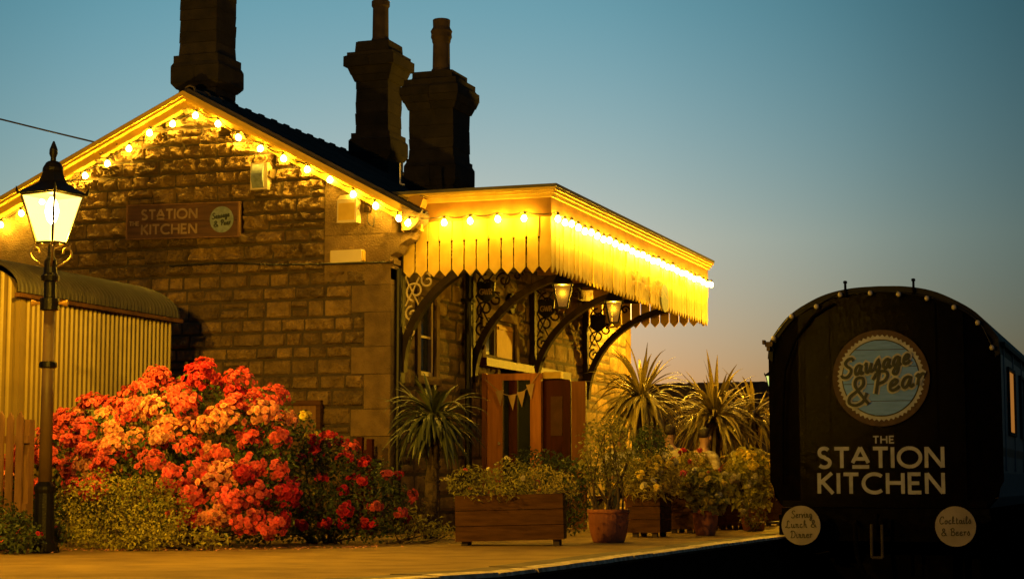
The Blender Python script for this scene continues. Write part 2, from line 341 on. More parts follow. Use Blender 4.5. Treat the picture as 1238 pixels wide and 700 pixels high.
# ------------------------------------------------------------------ masonry
def masonry(mb, s0, s1, z0, z1, fn, top=None, holes=(), prot=.035, rough=1.5, ch=(.15, .27), bw=(.26, .52), gap=.008, res=.028, seed=1, skip=None, protf=None):
    rng = random.Random(seed); z = z0
    def block(a, b, c, e):
        if top is not None and c > max(top(a), top(b)) - .03: return
        if skip is not None and skip((a + b) / 2, (c + e) / 2): return
        mb.t = rng.random(); nx = max(3, int((b - a) / res)); nz = max(3, int((e - c) / res))
        pr = (prot if protf is None else protf((c + e) / 2)) * rng.uniform(.6, 1.35); ox, oz = rng.uniform(0, 99), rng.uniform(0, 99)
        tx, tz = rng.uniform(-.35, .35), rng.uniform(-.65, .25); g = []
        for j in range(nz + 1):
            row = []
            for i in range(nx + 1):
                u, v_ = i / nx, j / nz; x = a + gap + (b - a - 2 * gap) * u; zz = c + gap + (e - c - 2 * gap) * v_
                ed = min(u, 1 - u) * (b - a); ez = min(v_, 1 - v_) * (e - c); k = min(1, min(ed, ez) / .03) ** .42
                nn = fbm((x * 8 + ox, zz * 8 + oz, 3.1), 4) + .35 * fbm((x * 21, zz * 21 + oz, 8.), 2)
                d = -.009 if min(i, j, nx - i, nz - j) == 0 else pr * k * (.75 + .9 * rough * nn + tx * (u - .5) + tz * (v_ - .5))
                if min(i, j, nx - i, nz - j) > 0:
                    x += .006 * nn; zz += .006 * fbm((x * 9, zz * 9 + oz, 7.), 2)
                if top is not None: zz = min(zz, top(x))
                row.append(mb.v(fn(x, zz, d if d == -.009 else max(d, .003))))
            g.append(row)
        for j in range(nz):
            for i in range(nx): mb.f((g[j][i], g[j][i + 1], g[j + 1][i + 1], g[j + 1][i]))
    while z < z1 - .05:
        h = min(rng.uniform(*ch), z1 - z)
        if z1 - z - h < .09: h = z1 - z
        iv = [(s0, s1)]
        for (ha, hb, hc, hd) in holes:
            if hc < z + h * .5 < hd:
                niv = []
                for a, b in iv:
                    if hb <= a or ha >= b: niv.append((a, b)); continue
                    if ha - a > .03: niv.append((a, ha))
                    if b - hb > .03: niv.append((hb, b))
                iv = niv
        for a, b in iv:
            x = a
            while x < b - .02:
                wd = min(rng.uniform(*bw), b - x)
                if b - x - wd < .14: wd = b - x
                if h > .2 and rng.random() < .22:
                    m_ = z + h * rng.uniform(.4, .6); block(x, x + wd, z, m_); block(x, x + wd, m_, z + h)
                else: block(x, x + wd, z, z + h)
                x += wd
        z += h
    mb.t = .5

# ================================================================== SETTING
EX = -4.30
edge = [(-9.0, 4.0), (-7.2, 7.5), (-5.6, 9.6), (-4.75, 10.9), (-4.35, 12.1), (EX, 13.5), (EX, 120)]
mb = MB()
TB = -1.06
mb.poly([(-400, -200, TB - .02), (400, -200, TB - .02), (400, 900, TB - .02), (-400, 900, TB - .02)])
tag(mb.build('ground', M['grassland']), kind='structure')
mb = MB(); mb.poly([(-9, -20, TB), (12, -20, TB), (12, 130, TB), (-9, 130, TB)])
tag(mb.build('track_bed', M['ballast']), kind='structure')
mb = MB()
inn = [(x - .34, y) for x, y in edge]
A = [(x, y, 0) for x, y in inn]
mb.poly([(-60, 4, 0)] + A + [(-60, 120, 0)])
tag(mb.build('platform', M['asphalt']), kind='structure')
mb = MB(); mb.cur = 0
rngk = random.Random(5)
def along(poly, step):
    out = []
    for (a, b) in zip(poly, poly[1:]):
        L = math.hypot(b[0] - a[0], b[1] - a[1]); n = max(1, int(L / step))
        out += [(a[0] + (b[0] - a[0]) * k / n, a[1] + (b[1] - a[1]) * k / n) for k in range(n)]
    return out + [poly[-1]]
ed = along([p for p in edge if p[1] < 60] + [(EX, 60)], .6)
for (a, b) in zip(ed, ed[1:]):
    j = rngk.uniform(-.012, .012); z = .006 + rngk.uniform(-.004, .004)
    mb.cur = 0
    mb.hexa([(a[0] - .34, a[1] + .004, -.12), (a[0] - .10 + j, a[1] + .004, -.12), (b[0] - .10 + j, b[1] - .004, -.12), (b[0] - .34, b[1] - .004, -.12),
             (a[0] - .34, a[1] + .004, z), (a[0] - .10 + j, a[1] + .004, z), (b[0] - .10 + j, b[1] - .004, z), (b[0] - .34, b[1] - .004, z)])
    mb.cur = 1
    mb.hexa([(a[0] - .10 + j, a[1] + .004, -.03), (a[0] + .03 + j, a[1] + .004, -.03), (b[0] + .03 + j, b[1] - .004, -.03), (b[0] - .10 + j, b[1] - .004, -.03),
             (a[0] - .10 + j, a[1] + .004, z), (a[0] + .022 + j, a[1] + .004, z - .008), (b[0] + .022 + j, b[1] - .004, z - .008), (b[0] - .10 + j, b[1] - .004, z)])
tag(mb.build('platform_edge', [M['kerb'], M['kerbpaint']]), kind='structure')
mb = MB()
for (a, b) in zip(edge, edge[1:]): mb.poly([(a[0] - .03, a[1], TB), (b[0] - .03, b[1], TB), (b[0] - .03, b[1], -.06), (a[0] - .03, a[1], -.06)])
tag(mb.build('platform_face', M['brick']), kind='structure')
mb = MB()
TX = -3.14
for s in (-.755, .755): mb.box(TX + s - .035, TX + s + .035, -10, 110, -1.0, -.91); mb.box(TX + s - .07, TX + s + .07, -10, 110, -1.04, -1.0)
for k in range(80): mb.box(TX - 1.25, TX + 1.25, -8 + k * .75, -7.75 + k * .75, -1.055, -1.035)
tag(mb.build('railway_track', M['rail']), kind='structure')
mb = MB(); rg = random.Random(8)
for k in range(26):
    x0 = -420 + k * 32; h = 6 + 6 * abs(fbm((k * .7, 2, 1)))
    pts = [(x0, -1), (x0 + 40, -1), (x0 + 36, h * .6), (x0 + 20, h), (x0 + 5, h * .7)]
    mb.prism(pts, lambda a, b, d: (a, d, b), 420 + k % 3 * 9, 445)
tag(mb.build('hills', M['grassland']), kind='structure')

# ================================================================== STATION BUILDING
YG, XW, XA, ZA = 20.63, -8.79, -11.56, 5.52
XL, YB = -14.33, 31.07
SR, SL = .533, .455
def verge(x): return ZA - (SR * (x - XA) if x > XA else SL * (XA - x))
def walltop(x): return verge(x) - .13
station = thing('station_building', (XA, YG, 0), 'old stone station building with string lit gable and cream scalloped canopy', 'building')
gfn = lambda s, z, d: (s, YG - d, z)
mb = MB(); mb.cur = 0
def gskip(s, z):
    return (s > -9.68 and z > 3.2) or (s < -13.5 and z > 3.27)
def quoin_w(i): return .50 if i % 2 else .33
qh, z, i = [], 0, 0
while z < 3.25:
    h = min(.42, 3.28 - z) if i % 2 == 0 else min(.33, 3.28 - z)
    if i % 2: qh.append((XW - .505, XW - .30, z, z + h))
    z += h; i += 1
masonry(mb, XL + .1, XW - .335, 0, 5.5, gfn, ch=(.13, .225), bw=(.2, .44), rough=1.15, gap=.011, holes=qh + [(-9.66, XW, 3.19, 9), (XL, -13.5, 3.19, 9)], top=walltop, prot=.045, res=.019, seed=3, protf=lambda z: .045 if z < 3.2 else .10)
# quoins of plain ashlar up the corner, and plain kneeler stones under the verge
rq = random.Random(4); z = 0; i = 0; mb.cur = 1
while z < 3.25:
    h = min(.42, 3.28 - z) if i % 2 == 0 else min(.33, 3.28 - z); mb.t = rq.random(); wq = quoin_w(i)
    mb.box(XW - wq, XW + .012, YG - .022, YG + .3, z + .004, z + h - .004); mb.t = rq.random()
    z += h; i += 1
for a, b in ((-9.66, XW + .012), (XL - .02, -13.5)):
    for k, (za, zb) in enumerate(((3.06, 3.62), (3.626, 5.0))):
        mb.t = rq.random(); n = 4
        pts = [(a, za), (b, za)] + [(b + (a - b) * q / n, min(zb, walltop(b + (a - b) * q / n))) for q in range(n + 1)]
        if min(p[1] for p in pts[2:]) > za - .2: mb.prism([(p[0], max(p[1], za)) for p in pts], lambda s, z_, d: (s, YG - d, z_), -.2, .02)
mb.cur = 2
mb.prism([(XL, -.05), (XW, -.05), (XW, walltop(XW)), (XA, walltop(XA)), (XL, walltop(XL))], lambda s, z_, d: (s, YG + d, z_), .004, .36)
mb.build('gable_wall', [M['stone'], M['ashlar'], M['mortar']], station)
# platform wall, far gable, rear wall
WIN1 = (21.55, 22.08, 1.95, 2.95); WIN2 = (23.9, 25.2, 2.32, 2.88); DOOR = (24.5, 27.4, 0, 2.2)
pfn = lambda s, z, d: (XW + d, s, z)
mb = MB(); mb.cur = 0
gr = .1
holes = [(a - gr, b + gr, c - gr, d + gr) for a, b, c, d in (WIN1, WIN2, DOOR)]
masonry(mb, YG + .36, YB, 0, 3.72, pfn, holes=holes, prot=.014, rough=1.1, seed=7, res=.05, ch=(.2, .32), bw=(.35, .7))
mb.cur = 2
ys = sorted({YG + .366, YB} | {v_ for h in (WIN1, WIN2, DOOR) for v_ in h[:2]})
for a, b in zip(ys, ys[1:]):
    m_ = (a + b) / 2; cuts = sorted([(h[2], h[3]) for h in (WIN1, WIN2, DOOR) if h[0] < m_ < h[1]]); z = -.05
    for c, d in cuts:
        if c - z > .01: mb.box(XW - .35, XW - .004, a, b, z, c)
        z = d
    mb.box(XW - .35, XW - .004, a, b, z, 3.9)
mb.cur = 1
for a, b, c, d in (WIN1, WIN2, DOOR):
    mb.t = .4; mb.box(XW - .2, XW + .03, a - .11, a, c - .0, d); mb.t = .6; mb.box(XW - .2, XW + .03, b, b + .11, c, d); mb.box(XW - .2, XW + .034, a - .14, b + .14, d, d + .12)
    if c > .1: mb.box(XW - .2, XW + .05, a - .14, b + .14, c - .1, c)
mb.build('platform_wall', [M['stone'], M['ashlar'], M['mortar']], station)
mb = MB(); mb.prism([(XL, -.05), (XW, -.05), (XW, walltop(XW)), (XA, walltop(XA)), (XL, walltop(XL))], lambda s, z_, d: (s, YB + d, z_), .003, .3)
masonry(mb, XL, XW, 0, 5.4, lambda s, z, d: (s, YB + .3 + d, z), top=walltop, seed=9, res=.12)
mb.build('far_gable_wall', M['stone'], station)
mb = MB(); mb.box(XL, XL + .3, YG + .37, YB - .01, -.05, 3.9); mb.build('rear_wall', M['stone'], station)
mb = MB(); mb.box(-10.9, -10.8, YG + .4, YB - .05, 0, 3.2); mb.build('inner_partition', M['band'], station)
# roof
mb = MB()
Y0r, Y1r = YG - .16, YB + .45
XR, XRL = -8.35, -14.85
for (xe) in (XR, XRL):
    th = .055
    mb.hexa([(XA, Y0r, ZA - th), (xe, Y0r, verge(xe) - th), (xe, Y1r, verge(xe) - th), (XA, Y1r, ZA - th), (XA, Y0r, ZA + .03), (xe, Y0r, verge(xe) + .03), (xe, Y1r, verge(xe) + .03), (XA, Y1r, ZA + .03)])
y = Y0r + .07
while y < Y1r:
    for xe in (XR, XRL): mb.t = random.Random(int(y * 100)).random(); mb.tube([(XA, y, ZA + .035), (xe, y, verge(xe) + .035)], .035, 6)
    y += .136
rf = mb.build('roof', M['tile'], station)
mb = MB(); y = Y0r + .12; k = 0
rr = random.Random(2)
while y < Y1r:
    mb.t = rr.random(); mb.tube([(XA, y, ZA + .03), (XA, y + .38, ZA + .03)], .07, 8); mb.tube([(XA, y, ZA + .035), (XA, y + .045, ZA + .035)], .085, 8); y += .385
mb.build('ridge_tiles', M['tile'], rf)
# bargeboards with a moulding and soffit
mb = MB()
for xe in (XR, XRL):
    f = lambda x, o: (x, verge(x) + o)
    for (o0, o1, ya, yb, c) in ((-.05, .012, YG - .215, YG - .165, 0), (-.085, -.052, YG - .185, YG - .02, 0), (-.165, -.087, YG - .10, YG - .05, 0), (-.19, -.167, YG - .12, YG - .02, 0)):
        pts = [f(XA, o0), f(xe, o0), f(xe, o1), f(XA, o1)]
        mb.prism(pts, lambda s, z_, d: (s, d, z_), ya, yb)
mb.build('bargeboard', M['cream'], station)
for xe, sg in ((XR, 1), (XRL, -1)):
    mb = MB(); z = verge(xe)
    pts = [(xe - .2 * sg, z - .20), (xe - .1 * sg, z - .19), (xe - .02 * sg, z - .13), (xe + .025 * sg, z - .08), (xe + .03 * sg, z - .0), (xe - .02 * sg, z + .02), (xe - .2 * sg, z + .10)]
    mb.prism(pts, lambda s, z_, d: (s, d, z_), YG - .24, YG + .05)
    pts = [(xe - .45 * sg, z - .56), (xe - .38 * sg, z - .54), (xe - .38 * sg, z - .48), (xe - .30 * sg, z - .44), (xe - .25 * sg, z - .35), (xe - .13 * sg, z - .28), (xe - .10 * sg, z - .205), (xe - .45 * sg, z - .205)]
    mb.prism(pts, lambda s, z_, d: (s, d, z_), YG - .16, YG + .1)
    mb.build('kneeler', M['ashlar'], station)
# string course / moulded ledge at the kneeler foot
mb = MB(); mb.box(XW - .1, XW + .07, YG - .06, YG + .2, 3.24, 3.30); mb.box(XW - .08, XW + .045, YG - .04, YG + .2, 3.19, 3.238); mb.build('corbel', M['ashlar'], station)

# chimneys
def chimney(name, cx, cy, base_z, wd, secs, pots, seed):
    rng = random.Random(seed); mb = MB()
    for (z0, z1, w0, w1, rgh) in secs:           # each section stacked in uneven courses
        z = z0
        while z < z1 - .01:
            h = min(rng.uniform(.13, .2), z1 - z)
            if z1 - z - h < .06: h = z1 - z
            ta, tb = (z - z0) / (z1 - z0), (z + h - z0) / (z1 - z0)
            nb = max(1, int((w0 + w1) / 2 / .36))
            for bx in range(nb):
                for by in range(nb):
                    if 0 < bx < nb - 1 and 0 < by < nb - 1: continue
                    mb.t = rng.random()
                    def cr(u, v_, t):
                        ww = w0 + (w1 - w0) * t; j = rng.uniform(-1, 1) * .012 * rgh
                        return (cx + (u - .5) * (ww + j), cy + (v_ - .5) * (ww + j))
                    u0, u1, v0, v1 = bx / nb + .004, (bx + 1) / nb - .004, by / nb + .004, (by + 1) / nb - .004
                    P = [cr(u0, v0, ta), cr(u1, v0, ta), cr(u1, v1, ta), cr(u0, v1, ta), cr(u0, v0, tb), cr(u1, v0, tb), cr(u1, v1, tb), cr(u0, v1, tb)]
                    mb.hexa([(*p, z + .003 if k < 4 else z + h - .003) for k, p in enumerate(P)])
            mb.box(cx - w0 / 2 + .03, cx + w0 / 2 - .03, cy - w0 / 2 + .03, cy + w0 / 2 - .03, z, z + h + .01)
            z += h
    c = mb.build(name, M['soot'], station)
    for (px_, py_, prof) in pots:
        pb = MB(); pb.lathe(prof, (px_, py_, 0), 20); p_ = pb.build('chimney_pot', M['terrapot'], c, smooth=False)
    return c
M['terrapot'] = mat('weathered_clay_pot', (.08, .055, .038), .9, (.05, .034, .024), 6, .3, 30)
# 1: tall stack at the gable apex
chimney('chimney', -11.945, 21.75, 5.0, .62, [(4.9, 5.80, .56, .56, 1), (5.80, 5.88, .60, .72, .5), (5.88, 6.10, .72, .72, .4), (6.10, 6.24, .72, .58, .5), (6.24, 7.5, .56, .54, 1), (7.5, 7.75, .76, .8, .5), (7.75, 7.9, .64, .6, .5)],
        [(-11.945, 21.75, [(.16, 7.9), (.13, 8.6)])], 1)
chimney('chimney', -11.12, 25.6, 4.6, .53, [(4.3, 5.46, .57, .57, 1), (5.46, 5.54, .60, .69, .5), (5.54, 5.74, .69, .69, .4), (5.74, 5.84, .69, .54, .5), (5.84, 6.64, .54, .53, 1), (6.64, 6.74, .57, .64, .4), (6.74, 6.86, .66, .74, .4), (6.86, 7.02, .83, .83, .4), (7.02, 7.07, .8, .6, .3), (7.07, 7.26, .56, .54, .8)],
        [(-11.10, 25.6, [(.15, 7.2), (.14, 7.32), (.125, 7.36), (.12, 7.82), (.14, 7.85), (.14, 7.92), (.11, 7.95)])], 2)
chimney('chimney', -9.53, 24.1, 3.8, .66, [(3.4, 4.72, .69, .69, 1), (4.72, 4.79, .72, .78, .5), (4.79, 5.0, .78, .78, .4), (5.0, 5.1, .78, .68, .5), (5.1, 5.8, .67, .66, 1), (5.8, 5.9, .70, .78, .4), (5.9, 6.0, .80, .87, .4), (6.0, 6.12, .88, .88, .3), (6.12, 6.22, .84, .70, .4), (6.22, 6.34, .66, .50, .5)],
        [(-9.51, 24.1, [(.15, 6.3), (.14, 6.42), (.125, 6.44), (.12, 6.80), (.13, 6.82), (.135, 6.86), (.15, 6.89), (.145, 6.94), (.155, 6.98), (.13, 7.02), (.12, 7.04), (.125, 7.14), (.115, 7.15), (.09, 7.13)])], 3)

# windows and doors in the platform wall
def window_unit(y0, y1, z0, z1, mats, mull=(), x=XW, bars=()):
    mb = MB(); t = .06
    mb.box(x - .1, x - .02, y0, y0 + t, z0, z1); mb.box(x - .1, x - .02, y1 - t, y1, z0, z1)
    mb.box(x - .1, x - .02, y0 + t, y1 - t, z0, z0 + t); mb.box(x - .1, x - .02, y0 + t, y1 - t, z1 - t, z1)
    for m_ in mull: mb.box(x - .09, x - .025, m_ - .03, m_ + .03, z0 + t, z1 - t)
    for b_ in bars: mb.box(x - .085, x - .03, y0 + t, y1 - t, b_ - .015, b_ + .015)
    fr = mb.build('window', mats, station)
    mb = MB(); mb.box(x - .075, x - .065, y0 + t * .5, y1 - t * .5, z0 + t * .5, z1 - t * .5); mb.build('pane', M['glass'], fr)
    return fr
window_unit(*WIN1, M['pale_iron'], bars=(2.45,))
wu = window_unit(*WIN2, M['darkwood'], mull=(24.42,))
mb = MB(); mb.box(XW - .06, XW - .012, 24.47, 25.13, 2.37, 2.83); mb.box(XW - .01, XW + .01, 24.5, 25.1, 2.76, 2.80); mb.build('pale_panel', M['band'], wu)
# oak beam over the entrance
mb = MB(); mb.box(XW - .02, XW + .12, 23.7, 27.5, 2.2, 2.31); mb.build('entrance_beam', M['darkdoor'], station)

# ---- canopy
CX, CY0, CY1 = -6.79, 20.78, 28.78
can = None
mb = MB()
mb.box(XW - .3, CX + .09, CY0 - .09, CY1 + .09, 4.10, 4.135)
can = mb.build('canopy', M['lead'], station)
mb = MB()      # cornice on three sides
for (z0, z1, p) in ((4.065, 4.098, .08), (4.03, 4.063, .055), (3.985, 4.028, .03)):
    mb.box(CX, CX + p, CY0 - p, CY1 + p, z0, z1); mb.box(XW + .06, CX - .002, CY0 - p, CY0, z0, z1); mb.box(XW + .06, CX - .002, CY1, CY1 + p, z0, z1)
mb.build('cornice', M['cream'], can)
mb = MB()
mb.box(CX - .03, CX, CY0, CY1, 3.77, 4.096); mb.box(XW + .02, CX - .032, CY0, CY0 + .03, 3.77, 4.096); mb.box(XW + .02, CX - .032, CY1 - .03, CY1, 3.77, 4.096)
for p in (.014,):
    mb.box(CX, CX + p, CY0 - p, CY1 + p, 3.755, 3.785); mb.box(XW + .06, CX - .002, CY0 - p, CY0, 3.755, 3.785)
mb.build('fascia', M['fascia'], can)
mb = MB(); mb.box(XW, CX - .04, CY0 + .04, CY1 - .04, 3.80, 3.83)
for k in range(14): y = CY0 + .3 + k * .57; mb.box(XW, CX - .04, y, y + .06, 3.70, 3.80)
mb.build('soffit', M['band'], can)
rv = random.Random(12)
def valance(n, pos, a0, a1, fn, seed):
    """pointed boards hung edge to edge, a slot with a little diamond hole between each pair"""
    mb = MB(); wd = (a1 - a0) / n; rg = random.Random(seed)
    for k in range(n):
        a = a0 + k * wd; b = a + wd; g = .0012; s = .0085; m_ = (a + b) / 2; zt = 3.77; zs = 3.50; zb = 3.165 + rg.uniform(-.004, .004); tip = 3.085 + rg.uniform(-.004, .004)
        pts = [(a + g, zt), (a + g, zs + .035), (a + .017, zs + .015), (a + s, zs - .005), (a + s, zb), (m_, tip), (b - s, zb), (b - s, zs - .005), (b - .017, zs + .015), (b - g, zs + .035), (b - g, zt)]
        o = rg.uniform(-.007, .005); mb.t = rg.random()
        mb.prism([(p[0], p[1]) for p in pts][::-1], fn, o, o - .02)
        # the round bead down each joint
        if rg.random() < .45: mb.box(*pos(a, rg.uniform(.004, .012)), 3.55, 3.765)
    return mb
v1 = valance(12, lambda a, p: (a - .004, a + .004, CY0 - .004 - p, CY0), XW + .1, CX, lambda a, z, d: (a, CY0 - .001 - d, z), 1); v1.build('valance', M['cream'], can)
v2 = valance(52, lambda a, p: (CX, CX + .004 + p, a - .004, a + .004), CY0, CY1, lambda a, z, d: (CX + .001 + d, a, z), 2); fv = v2.build('valance', M['cream'], can)
v3 = valance(12, lambda a, p: (a - .004, a + .004, CY1, CY1 + .004 + p), XW + .1, CX, lambda a, z, d: (a, CY1 + .001 + d, z), 3); v3.build('valance', M['cream'], can)
# faded painted name and roundel on the front valance
mb = MB(); pf = lambda a, z, d: (CX + .008 + d, a, z)
p0, p1 = at('X', CX, 728, 350), at('X', CX, 780, 365)
text(mb, 'STATION', SANS, 24.25, 26.2, 3.42, .1, .013, pf, 0); text(mb, 'KITCHEN', SANS, 24.25, 26.2, 3.27, .1, .013, pf, 0)
mb.build('faded_lettering', M['fadedink'] if 'fadedink' in M else M['signletter'], fv)
c0 = at('X', CX, 803, 361)
mb = MB(); mb.prism([(c0.y + .2 * math.cos(2 * math.pi * k / 28), c0.z + .2 * math.sin(2 * math.pi * k / 28)) for k in range(28)], pf, -.002, .004); mb.build('painted_roundel', M['roundel'], fv)
# iron brackets with scrolled spandrels
def bracket(y, pale, badge):
    mb = MB(); z0, zt, x1 = 1.95, 3.46, -7.12; rx, rz = x1 - XW - .07, zt - z0 - .1
    mb.box(XW + .01, XW + .09, y - .05, y + .05, z0 - .15, zt + .06); mb.box(XW + .09, x1 + .2, y - .05, y + .05, zt, zt + .06)
    pts = [(XW + .07 + rx * (1 - math.cos(R(a))), z0 + rz * math.sin(R(a))) for a in np.linspace(0, 90, 18)]
    for (p, q) in zip(pts, pts[1:]):
        d = Vector((q[0] - p[0], q[1] - p[1])).normalized(); nn = Vector((-d.y, d.x)) * .045
        mb.hexa([(p[0] + nn.x, y - .055, p[1] + nn.y), (q[0] + nn.x, y - .055, q[1] + nn.y), (q[0] - nn.x, y - .055, q[1] - nn.y), (p[0] - nn.x, y - .055, p[1] - nn.y),
                 (p[0] + nn.x, y + .055, p[1] + nn.y), (q[0] + nn.x, y + .055, q[1] + nn.y), (q[0] - nn.x, y + .055, q[1] - nn.y), (p[0] - nn.x, y + .055, p[1] - nn.y)])
    mb.box(x1 - .1, CX - .05, y - .05, y + .05, 3.46, 3.70)
    b = mb.build('bracket', M['iron'], can)
    mb = MB()
    def spiral(cx, cz, r, a0, turns, sgn=1):
        return [(cx + r * (1 - .8 * t) * math.cos(a0 + sgn * turns * 2 * math.pi * t), y, cz + r * (1 - .8 * t) * math.sin(a0 + sgn * turns * 2 * math.pi * t)) for t in np.linspace(0, 1, 22)]
    X0 = XW + .09
    for (cx, cz, r, a0, tn, sg) in ((.17, 3.26, .14, 1.6, 1.4, 1), (.15, 2.93, .13, 4.5, 1.3, -1), (.11, 2.65, .1, 1.6, 1.3, 1), (.42, 3.31, .11, 3.1, 1.3, -1), (.09, 2.42, .08, 4.5, 1.2, -1), (.62, 3.36, .07, 0, 1.2, 1), (.31, 3.05, .1, 1.0, 1.2, 1)):
        mb.tube(spiral(X0 + cx, cz, r, a0, tn, sg), .014, 6)
    for (a, c) in (((.02, 3.44), (.35, 3.1)), ((.02, 3.1), (.2, 2.75)), ((.02, 2.75), (.2, 3.1)), ((.3, 3.44), (.02, 3.1)), ((.02, 2.5), (.1, 2.35)), ((.5, 3.44), (.42, 3.2))):
        mb.tube([(X0 + a[0], y, a[1]), (X0 + c[0], y, c[1])], .011, 6)
    mb.build('scrollwork', M['pale_iron'] if pale else M['iron'], b)
    if badge:
        mb = MB(); cx, cz = XW + .27, 3.16
        pts = [(-.13, .12), (-.07, .14), (0, .11), (.07, .14), (.13, .12), (.12, 0), (.13, -.06), (.06, -.12), (0, -.15), (-.06, -.12), (-.13, -.06), (-.12, 0)]
        mb.prism(pts, lambda a, z, d: (cx + a, y - d, cz + z), .03, .06); bd = mb.build('badge', M['black'], b)
        if badge == 'GWR':
            mb = MB(); text(mb, 'GWR', SANS, cx - .09, cx + .09, cz - .045, .08, .014, lambda a, z, d: (a, y - .061 - d, z), .003); mb.build('lettering', M['signletter'], bd)
for y, pale, bdg in ((20.84, True, ''), (23.3, False, 'GWR'), (25.87, False, 'GWR'), (28.5, False, 'plain')): bracket(y, pale, bdg)
# downpipe beside the second bracket and at the corner
mb = MB(); mb.tube([(XW + .1, 23.05, 0), (XW + .1, 23.05, 3.6)], .05, 10); 
for z in (.6, 1.8, 3.0): mb.box(XW, XW + .16, 22.99, 23.11, z, z + .05)
mb.build('downpipe', M['black'], station)
mb = MB(); mb.tube([(XW + .06, YG + .12, 0), (XW + .06, YG + .12, 3.2)], .04, 10); mb.build('downpipe', M['black'], station)
mb = MB(); mb.tube([(-9.0, 21.41, 4.36), (-9.0, 21.41, 4.62)], .012, 8); mb.tube([(-9.0, 21.41, 4.36), (-8.94, 21.41, 4.34)], .012, 8)
mb.build('overflow_pipe', M['white'], station)
# lean-to roof hopper beside the kneeler
mb = MB(); mb.prism([(-8.56, 4.0), (-8.40, 3.92), (-8.36, 4.02), (-8.42, 4.07), (-8.54, 4.06)], lambda s, z, d: (s, d, z), YG - .02, YG + .25); mb.build('gutter_end', M['band'], station)
# round iron plaque on the wall beside the second bracket
pq = at('X', XW + .03, 617, 367)
mb = MB(); mb.prism([(pq.y + .14 * math.cos(2 * math.pi * k / 16), pq.z + .15 * math.sin(2 * math.pi * k / 16)) for k in range(16)], lambda a, z, d: (XW + d, a, z), .03, .07)
mb.prism([(pq.y + .07 * math.cos(2 * math.pi * k / 12), pq.z + .07 * math.sin(2 * math.pi * k / 12)) for k in range(12)], lambda a, z, d: (XW + d, a, z), .07, .10)
tag(mb.build('wall_plaque', M['iron']), 'round dark iron plaque on the stone wall above the transom window', 'plaque')

# ---- entrance: glazed oak screen standing out from the wall, and the dark door beside it
scr = thing('door_screen', (-8.5, 23.85, 0), 'orange oak glazed door screen under the canopy with bunting across it', 'door screen')
Ys = 23.85; sx = lambda p: at('Y', Ys, p, 500).x
mb = MB(); mb.box(sx(584), sx(589), Ys - .05, Ys + .05, 0, 2.10); mb.box(sx(590), sx(608), Ys - .03, Ys + .04, 0, 2.09)
mb.box(sx(642), sx(655), Ys - .04, Ys + .04, 0, 2.09); mb.box(sx(608) + .002, sx(642) - .002, Ys - .04, Ys + .04, 2.0, 2.09); mb.box(sx(608) + .002, sx(642) - .002, Ys - .035, Ys + .035, 0, .22)
mb.build('door_frame', M['oak'], scr)
mb = MB(); mb.box(sx(616), sx(626), Ys - .03, Ys + .03, .22, 2.0); mb.build('mullion', M['darkdoor'], scr)
mb = MB(); mb.box(sx(608), sx(642), Ys - .006, Ys + .006, .22, 2.0); mb.build('pane', M['glass'], scr)
mb = MB(); mb.lathe([(.001, 0), (.02, .01), (.02, .04), (.001, .05)], (sx(605), Ys - .06, 1.12), 10); mb.build('handle', M['pale_iron'], scr)
dx = lambda p: at('Y', 24.0, p, 500).x
dr = thing('dark_door', (dx(673), 24.0, 0), 'dark red door with small frosted light, right of the oak screen', 'door')
mb = MB(); mb.box(dx(658), dx(690), 23.97, 24.02, .02, 2.0); mb.box(dx(662), dx(686), 23.95, 23.969, .15, .9); mb.build('door_leaf', M['darkdoor'], dr)
mb = MB(); mb.box(dx(667), dx(681), 23.955, 23.969, 1.25, 1.78); mb.build('frosted_light', M['bunting_dark'], dr)
mb = MB(); mb.box(dx(658), dx(680), 23.93, 24.04, 2.02, 2.11); mb.build('transom_strip', M['cream'], dr)
mb = MB(); mb.box(dx(691), dx(708), 24.0, 24.06, 0, 1.98); mb.build('side_panel', M['oakdark'], dr)
bt = thing('bunting', (-8.45, 24.3, 1.9), 'string of faded triangular bunting flags across the oak screen', 'bunting')
fy = 23.76; fx = lambda p: at('Y', fy, p, 480).x
bp = [(fx(586), fy, 2.02), (fx(600), fy, 1.88), (fx(612), fy, 1.80), (fx(624), fy, 1.80), (fx(636), fy, 1.87), (fx(646), fy, 2.0), (fx(652), fy, 2.10)]
mb = MB(); mb.tube(curve(bp, 4), .006, 5); mb.build('cord', M['bunting'], bt)
for (p_, z) in ((604, 1.85), (619, 1.79), (630, 1.83), (641, 1.93)):
    x = fx(p_); mb = MB(); mb.prism([(x - .06, z), (x + .06, z + .02), (x + .012, z - .2)], lambda a, b, d: (a, fy + d, b), -.002, .002); mb.build('flag', M['bunting'], bt)

# ---- hanging lanterns under the canopy
def hang_lantern(x, y, label):
    t = thing('hanging_lantern', (x, y, 2.8), label, 'lantern', 'lanterns hanging under the canopy')
    mb = MB(); zb, zt, rb, rt = 2.82, 3.10, .085, .165
    for k in range(4):
        a = math.pi / 4 + k * math.pi / 2 + .3
        mb.tube([(x + rb * math.cos(a), y + rb * math.sin(a), zb), (x + rt * math.cos(a), y + rt * math.sin(a), zt)], .011, 6)
    mb.lathe([(.095, 0), (.095, .018)], (x, y, zb - .015), 4, True, .3); mb.lathe([(.185, 0), (.185, .02), (.07, .15), (.04, .17), (.05, .2), (.02, .25)], (x, y, zt), 4, True, .3)
    mb.tube([(x, y, zt + .2), (x, y, 3.72)], .012, 6); mb.build('lantern_frame', M['black'], t)
    mb = MB(); mb.lathe([(.079, zb - y * 0), (.158, zt)], (x, y, 0), 4, True, .3); mb.build('glass', M['amber'], t)
    lamp('lantern_light', (x, y, 3.06), 26, t, .03)
